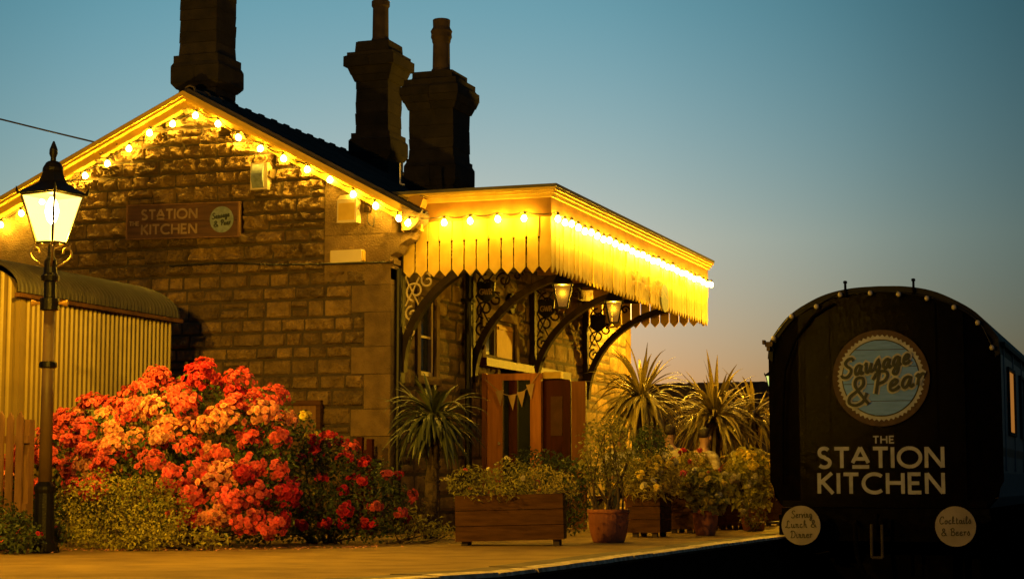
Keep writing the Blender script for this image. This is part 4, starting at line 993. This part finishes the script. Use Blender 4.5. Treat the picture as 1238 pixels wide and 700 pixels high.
def planter(x0, x1, y0, y1, h, label, seed, ang=0., roll=0.):
    t = thing('wooden_planter', ((x0 + x1) / 2, (y0 + y1) / 2, 0), label, 'planter', 'wooden trough planters along the platform')
    rng = random.Random(seed); mb = MB(); n = max(3, int(round(h / .165))); bh = (h - .05) / n
    cx, cy_ = (x0 + x1) / 2, (y0 + y1) / 2
    Mx = Matrix.Translation((cx, cy_, 0)) @ Matrix.Rotation(ang, 4, 'Z') @ Matrix.Rotation(roll, 4, 'Y'); a, b = (x1 - x0) / 2, (y1 - y0) / 2
    for k in range(n):
        z0, z1 = .05 + k * bh + .003, .05 + (k + 1) * bh - .003; mb.t = rng.random()
        for (p, q, r_, s) in ((-a, a, -b, -b + .028), (-a, a, b - .028, b), (-a, -a + .028, -b + .03, b - .03), (a - .028, a, -b + .03, b - .03)):
            j = rng.uniform(-.003, .003); mb.box(p + (j if r_ > -b + .01 else 0), q + (j if r_ > -b + .01 else 0), r_ + (j if p == -a and q == a else 0), s + (j if p == -a and q == a else 0), z0, z1, Mx)
    mb.build('box', M['plank'], t)
    mb = MB()
    for (p, q) in ((-a + .05, -b + .05), (a - .11, -b + .05), (-a + .05, b - .11), (a - .11, b - .11)): mb = MB(); mb.box(p, p + .06, q, q + .06, -.02, h - .04, Mx); mb.build('corner_post', M['darkwood'], t)
    mb = MB(); mb.box(-a + .03, a - .03, -b + .03, b - .03, h - .14, h - .06, Mx); mb.build('soil', M['soil'], t)
    return t
planter(-6.66, -5.60, 17.25, 17.72, .50, 'long wooden planter nearest the camera, filled with daisies and low leaves', 31, R(14), R(-1.5))
def row_planter(pa, pb, y0, ln_, label, seed):
    xa, xb = at('Y', y0, pa, 640).x, at('Y', y0, pb, 640).x; planter(xa, xb, y0, y0 + ln_, .50, label, seed); return (xa + xb) / 2
PX2 = row_planter(758, 798, 20.6, .52, 'wooden trough planter just behind the big terracotta pot', 32)
PX3 = row_planter(806, 840, 22.4, .52, 'wooden trough planter between the big and the smaller terracotta pots', 33)
PX4 = row_planter(866, 895, 24.4, .52, 'wooden trough planter behind the smaller terracotta pot', 34)
PX5 = row_planter(908, 935, 26.6, .9, 'farthest wooden trough planter, beside the railway coach', 35)
PP2, PP3 = at('Y', 21.6, 853, 640).x, at('Y', 24.0, 911, 640).x
pot(-5.50, 18.72, .215, .34, 'large wide terracotta pot in front, holding a small leaved shrub')
pot(PP2, 21.6, .15, .31, 'smaller terracotta pot holding a broad leaved yellow flowered plant')
pot(PP3, 24.0, .17, .3, 'terracotta pot nearest the coach, holding tall hydrangeas')
T0 = .42
bush('planter_shrub', 'daisy shrub with tiny pink flowers spilling from the nearest wooden planter', 'shrub', (-6.3, 17.4, T0),
     [((-6.5, 17.35, .60), (.26, .24, .17)), ((-6.15, 17.45, .64), (.26, .24, .2)), ((-6.3, 17.25, .5), (.3, .15, .12))], 1500, .042, M['leaf_pot'], 41, aspect=.4, clusters=9, petals=('pink', 'cream'), cr=.03, nfl=3, fr=.02)
bush('planter_shrub', 'olive green low shrub at the right end of the nearest wooden planter', 'shrub', (-5.8, 17.55, T0),
     [((-5.85, 17.55, .62), (.24, .22, .17)), ((-5.65, 17.6, .58), (.16, .2, .14))], 900, .04, M['leaf_grass'], 42, aspect=.35)
bush('planter_shrub', 'very dark low bush in front of the oak door screen', 'shrub', (-6.9, 20.9, 0),
     [((-7.0, 20.9, .78), (.38, .3, .22)), ((-6.55, 20.9, .70), (.3, .3, .2)), ((-6.8, 20.9, .35), (.5, .3, .35))], 2000, .07, M['leaf_dark'], 43, aspect=.4)
bush('potted_shrub', 'loose small leaved shrub growing in the large terracotta pot', 'shrub', (-5.50, 18.72, .3),
     [((-5.58, 18.75, 1.02), (.24, .22, .26)), ((-5.42, 18.7, 1.1), (.2, .2, .24)), ((-5.5, 18.7, .75), (.3, .25, .22)), ((-5.65, 18.7, .85), (.16, .2, .22)), ((-5.33, 18.75, .8), (.17, .2, .2))], 1500, .045, M['leaf_pot'], 44, aspect=.55, shell=.8, stem_per=3)
bush('planter_shrub', 'small dark round shrub behind the potted shrub', 'shrub', (PX2, 20.86, T0),
     [((PX2 - .02, 20.95, 1.02), (.24, .24, .27)), ((PX2, 20.9, .72), (.16, .16, .2))], 1100, .04, M['leaf_rose'], 45, aspect=.5)
for k, (xc, y0, nm, pt, sd) in enumerate(((PX2, 20.6, 'pale grassy flowering plant in the trough behind the big terracotta pot', ('yellow', 'cream'), 46), (PX3, 22.4, 'pale grassy plant with red leaves in the middle trough', ('red', 'coral', 'yellow'), 47),
        (PX4, 24.4, 'yellow green plant with cream flowers in the trough behind the smaller pot', ('yellow', 'cream'), 48), (PX5, 26.6, 'bushy plant in the farthest trough beside the coach', ('yellow', 'cream'), 52))):
    bush('planter_shrub', nm, 'plant', (xc, y0 + .26, T0), [((xc - .05, y0 + .15, .66), (.27, .28, .22)), ((xc + .03, y0 + .42, .72), (.28, .28, .28)), ((xc + .05, y0 + .0, .52), (.22, .13, .12))], 1800, .085, M['leaf_grass'], sd, aspect=.24,
         clusters=26, petals=pt, cr=.05, nfl=8, fr=.03, sel=lambda p, d: d.y < .5 and d.z > -.3)
bush('potted_plant', 'broad leaved plant with yellow flowers in the smaller terracotta pot', 'plant', (PP2, 21.6, .28),
     [((PP2, 21.6, .56), (.27, .26, .22)), ((PP2 + .05, 21.55, .40), (.2, .2, .14))], 560, .10, M['leaf_yel'], 49, aspect=.75, clusters=22, petals=('yellow', 'yellow', 'cream'), cr=.045, nfl=6, fr=.026, sel=lambda p, d: d.z > .1)
bush('potted_plant', 'tall hydrangea with round cream yellow heads in the pot nearest the coach', 'plant', (PP3, 24.0, .25),
     [((PP3 - .05, 24.0, .72), (.28, .28, .34)), ((PP3, 23.9, .45), (.26, .24, .2))], 620, .10, M['leaf_yel'], 50, aspect=.7, clusters=9, petals=('cream', 'yellow'), cr=.085, nfl=30, fr=.024, sel=lambda p, d: d.y < .3 and p.z > .6)
bush('low_shrub', 'small starry white flowered plant at the foot of the hydrangea pot', 'plant', (PP3 + .1, 23.5, 0),
     [((PP3 + .1, 23.5, .24), (.17, .17, .2))], 320, .045, M['leaf_pot'], 51, aspect=.4, clusters=9, petals=('cream',), cr=.03, nfl=4, fr=.018)
rng = random.Random(77); mb = MB()
for k in range(420):
    u = rng.random(); x = -10.0 + 3.0 * u + rng.gauss(0, .1); y = 14.35 + 2.1 * u + rng.gauss(0, .28) - .1; a = rng.uniform(0, 6.28); q = rng.uniform(.008, .02); mb.t = rng.random()
    mb.poly([(x + q * math.cos(a + t_), y + q * math.sin(a + t_), .012 + rng.uniform(-.006, .008)) for t_ in (0, 1.4, 3.1, 4.6)])
tag(mb.build('fallen_petals', M['petal_salmon']), 'scattered rose petals fallen on the platform edge of the bed', 'petals', kind='stuff')
# red leaved spiky plant by the people
rng = random.Random(61); t = thing('spiky_plant', (-5.75, 23.9, 0), 'spiky red leaved plant behind the middle troughs', 'plant')
mb = MB()
for k in range(60):
    a = rng.uniform(0, 6.28); el = R(rng.uniform(35, 85)); d = Vector((math.cos(a) * math.cos(el), math.sin(a) * math.cos(el), math.sin(el))); s = Vector((-math.sin(a), math.cos(a), 0)) * .02; p = Vector((-5.75, 23.9, .5)); L = rng.uniform(.3, .6); mb.t = rng.random()
    q = p + d * L * .6; e = p + d * L - Vector((0, 0, .06)); mb.poly([p - s, p + s, q + s * .9, q - s * .9]); mb.poly([q - s * .9, q + s * .9, e])
mb.build('leaves', M['petal_red'], t); mb = MB(); mb.lathe([(.16, 0), (.2, .45), (.22, .5), (.18, .5)], (-5.75, 23.9, 0), 18); mb.build('pot', M['terra'], t)

# ================================================================== PEOPLE ON A BENCH
def skinned(name, verts, edges, rad, m, parent=None, sub=2, root=0):
    me = bpy.data.meshes.new(name); me.from_pydata(verts, edges, []); o = bpy.data.objects.new(name, me); sc.collection.objects.link(o)
    md = o.modifiers.new('skin', 'SKIN'); md.use_smooth_shade = True
    for i, v_ in enumerate(me.skin_vertices[0].data): r_ = rad[i]; v_.radius = r_ if hasattr(r_, '__len__') else (r_, r_); v_.use_root = (i == root)
    s2 = o.modifiers.new('sub', 'SUBSURF'); s2.levels = sub; s2.render_levels = sub
    dg = bpy.context.evaluated_depsgraph_get(); nm = bpy.data.meshes.new_from_object(o.evaluated_get(dg)); o.modifiers.clear(); o.data = nm; nm.materials.clear(); nm.materials.append(m); bpy.data.meshes.remove(me)
    if parent is not None: o.parent = parent
    return o
def person(x, y, rot, label, shirt, seat=.45, lean=.1, arm=.35):
    b = seat + .10
    V = [(0, 0, b), (0, .03, b + .16), (0, .03 + lean * .5, b + .34), (0, .02 + lean, b + .47), (0, .03 + lean, b + .55), (0, .06 + lean, b + .62), (0, .07 + lean, b + .70), (0, .06 + lean, b + .77)]
    Rd = [(.15, .12), (.14, .105), (.16, .11), (.12, .085), (.055, .055), (.07, .075), (.078, .092), (.055, .06)]
    E_ = [(i, i + 1) for i in range(7)]
    for s in (-1, 1):
        k = len(V); V += [(s * .19, .01 + lean, b + .43), (s * .25, .03 + lean * .8, b + .20), (s * .2, .20 + arm * .3, b + .12), (s * .14, .30 + arm * .3, b + .14)]; Rd += [.06, .046, .036, .03]
        E_ += [(3, k), (k, k + 1), (k + 1, k + 2), (k + 2, k + 3)]
        for f_ in range(4):      # fingers
            j = len(V); bx = s * (.14 - .012 + f_ * .008 - .012); V += [(s * .125 + (f_ - 1.5) * .018, .345 + arm * .3, b + .14), (s * .125 + (f_ - 1.5) * .019, .375 + arm * .3 + (.008 if f_ in (1, 2) else 0), b + .125)]; Rd += [.010, .008]; E_ += [(k + 3, j), (j, j + 1)]
        k = len(V); V += [(s * .10, .06, b - .02), (s * .11, .42, b + .0), (s * .11, .44, .1), (s * .11, .47, .05), (s * .11, .58, .035)]; Rd += [.085, .062, .042, .045, .035]
        E_ += [(0, k), (k, k + 1), (k + 1, k + 2), (k + 2, k + 3), (k + 3, k + 4)]
    o = skinned('person', V, E_, Rd, M['skin']); o.location = (x, y, 0); o.rotation_euler = (0, 0, rot); tag(o, label, 'person', 'people seated behind the planters')
    n = 0
    Vs = [(0, 0, b - .04)] + V[1:4]; Es = [(0, 1), (1, 2), (2, 3)]; Rs = [(.168, .14), (.158, .125), (.178, .13), (.13, .10)]
    for s in (-1, 1): k = len(Vs); Vs += [(s * .19, .01 + lean, b + .43), (s * .25, .03 + lean * .8, b + .20), (s * .235, .10 + lean * .8, b + .15)]; Rs += [.075, .062, .055]; Es += [(3, k), (k, k + 1), (k + 1, k + 2)]
    skinned('shirt', Vs, Es, Rs, shirt, o)
    Vt = [(0, 0, b - .03)]; Et = []; Rt = [(.165, .13)]
    for s in (-1, 1): k = len(Vt); Vt += [(s * .10, .06, b - .02), (s * .11, .42, b + .0), (s * .11, .44, .14)]; Rt += [.098, .074, .056]; Et += [(0, k), (k, k + 1), (k + 1, k + 2)]
    skinned('trousers', Vt, Et, Rt, M['jeans'], o)
    skinned('hair', [(0, .01 + lean, b + .68), (0, .02 + lean, b + .75), (0, .05 + lean, b + .80), (0, .10 + lean, b + .81)], [(0, 1), (1, 2), (2, 3)], [(.078, .05), (.088, .07), (.08, .055), (.06, .03)], M['hair'], o)
    hx = MB()                # nose and ears as small shapes on the head mesh
    fm = bmesh.new(); fm.from_mesh(o.data)
    for (cx_, cy_, cz_, sx, sy, sz) in ((0, .165 + lean, b + .69, .014, .02, .022), (-.083, .07 + lean, b + .69, .012, .022, .032), (.083, .07 + lean, b + .69, .012, .022, .032)):
        r_ = bmesh.ops.create_icosphere(fm, subdivisions=2, radius=1, matrix=Matrix.Translation((cx_, cy_, cz_)) @ Matrix.Diagonal((sx, sy, sz, 1)))
    fm.to_mesh(o.data); fm.free()
    for p_ in o.data.polygons: p_.use_smooth = True
    return o
pA, pB = at('Y', 23.85, 811, 540).x, at('Y', 23.95, 831, 540).x
person(pA, 23.85, R(25), 'person in a pale yellow shirt seated with their back to us behind the planters', M['shirt_y'], lean=.04)
person(pB + .02, 24.1, R(-20), 'person in a patterned cream shirt hunched beside the yellow shirted one', M['shirt_w'], lean=.26, seat=.42)
person(-7.05, 24.6, R(200), 'person in a white shirt half hidden behind the potted shrub', M['shirt_b'], lean=.1)
t = thing('bench', (pA + .1, 23.9, 0), 'low plain timber bench under the two seated people', 'bench')
mb = MB()
for k in range(3): mb.box(pA - .3, pA + .62, 23.72 + k * .14, 23.85 + k * .14, .405, .44)
mb.build('seat', M['plank'], t)
for x in (pA - .2, pA + .5): mb = MB(); mb.box(x, x + .06, 23.75, 24.1, 0, .40); mb.build('leg', M['plank'], t)
t = thing('bench', (-7.05, 24.6, 0), 'low plain timber bench under the white shirted person', 'bench')
mb = MB()
for k in range(3): mb.box(-7.45, -6.80, 24.4 + k * .14, 24.53 + k * .14, .405, .44)
mb.build('seat', M['plank'], t)
for x in (-7.4, -6.9): mb = MB(); mb.box(x, x + .06, 24.42, 24.78, 0, .40); mb.build('leg', M['plank'], t)

# ================================================================== RAILWAY COACH
XC, YC, HWD, ZB = -3.14, 22.05, 1.36, .33
LEN = 17.0
coach = thing('railway_coach', (XC, YC, -.91), 'black ended railway coach reading The Station Kitchen standing at the platform', 'railway coach')
ap = [(-1.36, 2.10), (-1.345, 2.24), (-1.318, 2.328), (-1.114, 2.572), (-.863, 2.733), (-.613, 2.844), (-.318, 2.903), (0, 2.917)]
ap = curve(ap, 4); ap = ap + [(-x, z) for x, z in ap[::-1][1:]]
yo = lambda x: max(0, abs(x) - .93) * .34
low = [(-1.20, ZB), (-1.30, ZB + .12), (-1.35, ZB + .4)]
prof = low + ap + [(-x, z) for x, z in low[::-1]]
mb = MB()
cols = sorted(set([round(x, 4) for x, z in ap] + [-.93, .93, -1.2, 1.2]))
def zlow(x): return ZB if abs(x) <= 1.2 else ZB + (abs(x) - 1.2) * 1.9
def ztop(x):
    for (a, b) in zip(ap, ap[1:]):
        if a[0] <= x <= b[0] and b[0] > a[0]: return a[1] + (b[1] - a[1]) * (x - a[0]) / (b[0] - a[0])
    return ap[-1][1]
for a, b in zip(cols, cols[1:]):
    zs_a = np.linspace(zlow(a), ztop(a), 9); zs_b = np.linspace(zlow(b), ztop(b), 9)
    for k in range(8): mb.poly([(XC + a, YC + yo(a), zs_a[k]), (XC + b, YC + yo(b), zs_b[k]), (XC + b, YC + yo(b), zs_b[k + 1]), (XC + a, YC + yo(a), zs_a[k + 1])])
endp = mb.build('end_panel', M['coach'], coach)
mb = MB()
for x, wv, zb_ in ((-.93, .07, ZB + .02), (.93, .06, ZB + .02), (-.62, .05, 1.2), (.62, .05, 1.2)): mb.box(XC + x - wv / 2, XC + x + wv / 2, YC + yo(x) - .022, YC + yo(x) - .002, zb_, ztop(x) - .08)
for z in (2.47,): mb.box(XC - .59, XC + .59, YC - .016, YC - .002, z, z + .04)
mb.box(XC - 1.18, XC + 1.18, YC - .03, YC - .001, ZB, ZB + .08)
for s in (-1,): mb.tube([(XC - .52, YC - .05, 2.73), (XC - .78, YC - .05, 2.58), (XC - 1.0, YC - .04, 2.30), (XC - 1.13, YC - .02, 1.95), (XC - 1.17, YC - .0, 1.4), (XC - 1.18, YC + .0, .6)], .016, 8)
rb = random.Random(3)
for k in range(46):
    for x in (-.93, .93): z = ZB + .06 + k * .05; mb.lathe([(.009, 0), (.006, .006)], (XC + x, YC - .03, z), 6, m=None) if z < 2.5 else None
mb.build('batten', M['coach'], endp)
mb = MB()
n = len(ap)
def inset(k, d): x, z = ap[k]; l = math.hypot(x, z - 1.2); return (x * (1 - d / max(.3, l)), z - (z - 1.2) / l * d)
for k in range(n - 1):        # roof skin and the raised rim round the end
    a, b = ap[k], ap[k + 1]; ia, ib = inset(k, .07), inset(k + 1, .07)
    mb.poly([(XC + a[0], YC - .05 + yo(a[0]), a[1]), (XC + a[0], YC + LEN, a[1]), (XC + b[0], YC + LEN, b[1]), (XC + b[0], YC - .05 + yo(b[0]), b[1])])
    mb.poly([(XC + ia[0], YC - .05 + yo(a[0]), ia[1]), (XC + a[0], YC - .05 + yo(a[0]), a[1]), (XC + b[0], YC - .05 + yo(b[0]), b[1]), (XC + ib[0], YC - .05 + yo(b[0]), ib[1])])
    mb.poly([(XC + ia[0], YC + yo(a[0]), ia[1]), (XC + ia[0], YC - .05 + yo(a[0]), ia[1]), (XC + ib[0], YC - .05 + yo(b[0]), ib[1]), (XC + ib[0], YC + yo(b[0]), ib[1])])
mb.build('roof', M['coachroof'], coach)
for s in (-1, 1):
    mb = MB(); lay = [(1.20, ZB, 2), (1.30, ZB + .12, 2), (1.35, ZB + .4, 1), (1.36, 1.0, 0), (1.36, 2.10, 0), (1.345, 2.24, 0), (1.318, 2.328, 0)]
    lay = [(1.20, ZB, 0), (1.30, ZB + .12, 0), (1.35, ZB + .4, 0), (1.355, .92, 1), (1.36, 1.02, 0), (1.36, 2.10, 0), (1.345, 2.24, 0), (1.318, 2.328, 0)]
    for a, b in zip(lay, lay[1:]):
        mb.cur = a[2]; mb.poly([(XC + s * a[0], YC + yo(a[0]), a[1]), (XC + s * a[0], YC + LEN, a[1]), (XC + s * b[0], YC + LEN, b[1]), (XC + s * b[0], YC + yo(b[0]), b[1])])
    mb.cur = 0
    for k in range(12): y = YC + .5 + k * 1.4; mb.box(XC + s * 1.36 - .012, XC + s * 1.36 + .012, y, y + .04, .75, 2.2)
    sd = mb.build('side_wall', [M['coachside'] if s > 0 else M['coach'], M['coachred'] if s > 0 else M['coach']], coach)
    for k in range(8):
        y = YC + 1.0 + k * 1.9 if s > 0 else YC + 1.2 + k * 1.9
        mb = MB(); x = XC + s * 1.362
        for (y0, y1, z0, z1) in ((y - .04, y, 1.18, 2.0), (y + .9, y + .94, 1.18, 2.0), (y, y + .9, 1.18, 1.22), (y, y + .9, 1.96, 2.0)): mb.box(min(x, x + s * .03), max(x, x + s * .03), y0, y1, z0, z1)
        wf = mb.build('window', M['coachroof'], sd); mb = MB(); mb.box(x - .004, x + .004, y + .001, y + .899, 1.221, 1.959); mb.build('pane', M['litwin'] if s > 0 and k == 0 else M['glass'], wf)
mb = MB(); mb.box(XC + 1.33, XC + 1.40, YC + .3, YC + LEN, 2.20, 2.25); mb.build('gutter', M['coachroof'], coach)
mb = MB(); mb.poly([(XC + x, YC + LEN, z) for x, z in prof][::-1]); mb.build('end_panel', M['coach'], coach)
mb = MB(); mb.box(XC - 1.2, XC + 1.2, YC + .0, YC + LEN, ZB - .09, ZB - .01); mb.box(XC - 1.22, XC + 1.22, YC - .06, YC + .12, -.06, .24); mb.box(XC - 1.05, XC + 1.05, YC + .13, YC + LEN, -.05, .23); mb.build('underframe', M['under'], coach)
mb = MB(); mb.box(XC - 1.15, XC + 1.15, YC + 5.2, YC + 10.6, -.88, -.052); mb.build('streak_blocker', M['under'], coach)  # added box, blocks the lamplit streak showing under the coach
mb = MB(); mb.box(XC - .7, XC + .7, YC + .7, YC + .9, -.86, -.052); mb.build('guard_plate', M['under'], coach)
for by in (YC + 2.6, YC + 13.5):
    mb = MB()
    for s in (-1, 1): mb.box(XC + s * .95 - .05, XC + s * .95 + .05, by - 1.7, by + 1.7, -.55, -.25)
    mb.box(XC - .9, XC + .9, by - .2, by + .2, -.5, -.06); bg_ = mb.build('bogie', M['under'], coach)
    for dy in (-1.2, 1.2):
        mb = MB()
        for s in (-1, 1): mb.prism([(by + dy + .46 * math.cos(2 * math.pi * k / 28), -.45 + .46 * math.sin(2 * math.pi * k / 28)) for k in range(28)], lambda a, z, d: (XC + s * .755 + d, a, z), -.06, .06)
        mb.tube([(XC - .75, by + dy, -.45), (XC + .75, by + dy, -.45)], .08, 10); mb.build('wheelset', M['under'], bg_)
for x, z in ((-.385, 2.985), (.41, 2.98)):
    mb = MB(); mb.box(XC + x - .012, XC + x + .012, YC - .09, YC - .055, 2.80, 2.99); mb.box(XC + x - .02, XC + x + .02, YC - .10, YC - .05, 2.96, 2.985); mb.build('lamp_iron', M['under'], coach)
mb = MB(); p = (XC - 1.285, YC + .05, 2.27); mb.box(p[0] - .09, p[0] + .0, p[1] - .03, p[1] + .03, p[2] - .03, p[2] + .03); mb.box(p[0] - .12, p[0] - .092, p[1] - .05, p[1] + .05, p[2] + .0, p[2] + .05); mb.box(p[0] - .07, p[0] - .03, p[1] - .04, p[1] + .04, p[2] - .08, p[2] - .035); mb.build('side_lamp', M['darkwood'], coach)
mb = MB(); mb.box(XC - 1.42, XC - 1.2, YC + .3, YC + 1.1, .12, .15); mb.box(XC - 1.42, XC - 1.2, YC + .3, YC + 1.1, -.12, -.09); mb.build('step', M['darkwood'], coach)
# buffers with lettered faces
efn = lambda a, z, d: (a, YC - d, z)
for bx, bz, words in ((-4.012, .128, (('Serving', .085, -.11, .13), ('Lunch &', -.03, -.18, .18), ('Dinner', -.145, -.12, .13))), (-2.268, .128, (('Cocktails', .025, -.175, .175), ('& Beers', -.105, -.16, .16)))):
    mb = MB(); mb.tube([(bx, YC - .06, bz), (bx, YC - .30, bz)], [.13, .11], 16); mb.tube([(bx, YC - .29, bz), (bx, YC - .50, bz)], .05, 12); bf = mb.build('buffer', M['under'], coach)
    mb = MB(); mb.prism([(bx + .225 * math.cos(2 * math.pi * k / 40), bz + .225 * math.sin(2 * math.pi * k / 40)) for k in range(40)], lambda a, z, d: (a, YC - .5 - d, z), 0, .035)
    fc = mb.build('buffer_face', M['bufferface'], bf)
    mb = MB()
    for wd_, z, a0, a1 in words: text(mb, wd_, SCR, bx + a0, bx + a1, bz + z, .08, .010, lambda a, z_, d: (a, YC - .5365 - d, z_), 0, slope=.03, smooth=True)
    mb.build('lettering', M['ink'], bf)
mb = MB(); mb.box(XC - .1, XC + .1, YC - .14, YC - .06, .02, .2); mb.tube(curve([(XC - .04, YC - .1, .1), (XC - .04, YC - .30, .11), (XC - .04, YC - .36, .2), (XC - .04, YC - .28, .24)], 4), .03, 8)
mb.build('drawhook', M['under'], coach)
mb = MB()
for s in (-.06, .06): mb.tube([(XC - .04 + s, YC - .30, .14), (XC - .04 + s, YC - .30, -.24)], .018, 8)
mb.tube([(XC - .10, YC - .30, -.24), (XC + .02, YC - .30, -.24)], .018, 8); mb.build('coupling_link', M['rail'], coach)
mb = MB(); mb.tube(curve([(XC - .30, YC - .08, .16), (XC - .30, YC - .22, .1), (XC - .28, YC - .24, -.2), (XC - .22, YC - .18, -.42)], 5), .028, 8); mb.build('brake_hose', M['under'], coach)
# lettering and roundel on the coach end
mb = MB(); text(mb, 'THE', SANS, -3.245, -3.0, 1.075, .085, .017, efn, .006, gap=.18); text(mb, 'STATION', SANS, -3.905, -2.43, .79, .24, .043, efn, .006, gap=.11); text(mb, 'KITCHEN', SANS, -3.905, -2.43, .49, .24, .043, efn, .006, gap=.13)
mb.build('lettering', M['lettering'], coach)
rx, rz, rr_ = -3.135, 1.837, .565
rs = thing('roundel_sign', (rx, YC - .03, rz), 'round teal plank sign with rusty serrated rim reading Sausage and Pear', 'sign')
circ = lambda r, n=56: [(rx + r * math.cos(2 * math.pi * k / n), rz + r * math.sin(2 * math.pi * k / n)) for k in range(n)]
mb = MB(); mb.prism(circ(rr_), efn, .025, .045); mb.build('rim', M['rust'], rs)
mb = MB(); pts = [(rx + (rr_ - (.055 if k % 2 else .082)) * math.cos(2 * math.pi * k / 112), rz + (rr_ - (.055 if k % 2 else .082)) * math.sin(2 * math.pi * k / 112)) for k in range(112)]; mb.prism(pts, efn, .046, .050); mb.build('serrated_ring', M['palegrey'], rs)
mb = MB(); mb.prism(circ(rr_ - .112), efn, .051, .053); mb.build('dark_ring', M['inkgrey'], rs)
mb = MB(); r3 = rr_ - .125; zc = [-r3 + .0005, -.27, -.07, .13, .33, r3 - .0005]
for a, b in zip(zc, zc[1:]):
    a += .004; b -= .004; P = [( -math.sqrt(max(0, r3 * r3 - z * z)), z) for z in np.linspace(a, b, 8)] + [(math.sqrt(max(0, r3 * r3 - z * z)), z) for z in np.linspace(b, a, 8)]
    mb.prism([(rx + p[0], rz + p[1]) for p in P][::-1], efn, .054, .060)
mb.build('planks', M['teal'], rs)
lt = [('Sausage', -.46, .34, .0, .21, .21), ('&', -.41, -.13, -.33, .33, .1), ('Pear', -.11, .50, -.20, .25, .2)]
mb = MB()
for wd_, a0, a1, z, h, sl in lt: text(mb, wd_, SCR, rx + a0, rx + a1, rz + z, h, .078, efn, .064, slope=sl, shear=.12, smooth=True)
mb.build('lettering_outline', M['palegrey'], rs)
mb = MB()
for wd_, a0, a1, z, h, sl in lt: text(mb, wd_, SCR, rx + a0, rx + a1, rz + z, h, .034, efn, .076, slope=sl, shear=.12, smooth=True)
mb.build('lettering', M['inkgrey'], rs)
# the unlit bulbs round the coach end
dots = [(-4.409, 2.341), (-4.174, 2.59), (-3.869, 2.695), (-3.585, 2.827), (-3.231, 2.834), (-2.901, 2.809), (-2.577, 2.751), (-2.271, 2.636), (-2.013, 2.455), (-1.866, 2.166)]
sl_ = thing('string_lights', (XC, YC - .05, 2.6), 'unlit white bulbs strung round the arched end of the coach', 'string lights')
ds = [Vector((x, YC - .085 + yo(x - XC), z)) for x, z in dots]
mb = MB(); mb.tube(curve([d + Vector((0, .02, .02)) for d in ds], 5), .006, 5); mb.build('cable', M['cable'], sl_)
first = None
for d in ds:
    if first is None: mb = MB(); mb.lathe([(.004, -.03), (.02, -.025), (.029, -.01), (.029, .008), (.02, .024), (.008, .03)], (0, 0, 0), 12); first = mb.build('bulb', M['offbulb'], smooth=True); o = first
    else: o = first.copy(); sc.collection.objects.link(o)
    o.parent = sl_; o.location = d - sl_.location

# ================================================================== BACKGROUND
t = thing('boundary_fence', (-9, 52, 0), 'tall dark timber boundary fence beyond the palms', 'fence')
rng = random.Random(71); mb = MB(); x = -24
while x < 6: mb.t = rng.random(); h = 3.48 + rng.uniform(-.015, .015); mb.box(x, x + .145, 52, 52.03, -.05, h); x += .15
mb.build('boards', M['darkwood'], t)
mb = MB()
for k in range(12): mb.box(-24 + k * 2.7, -23.88 + k * 2.7, 52.031, 52.15, -.05, 3.4)
for z in (.4, 1.6, 2.8): mb.box(-24, 6, 52.151, 52.2, z, z + .1)
mb.build('posts', M['darkwood'], t)
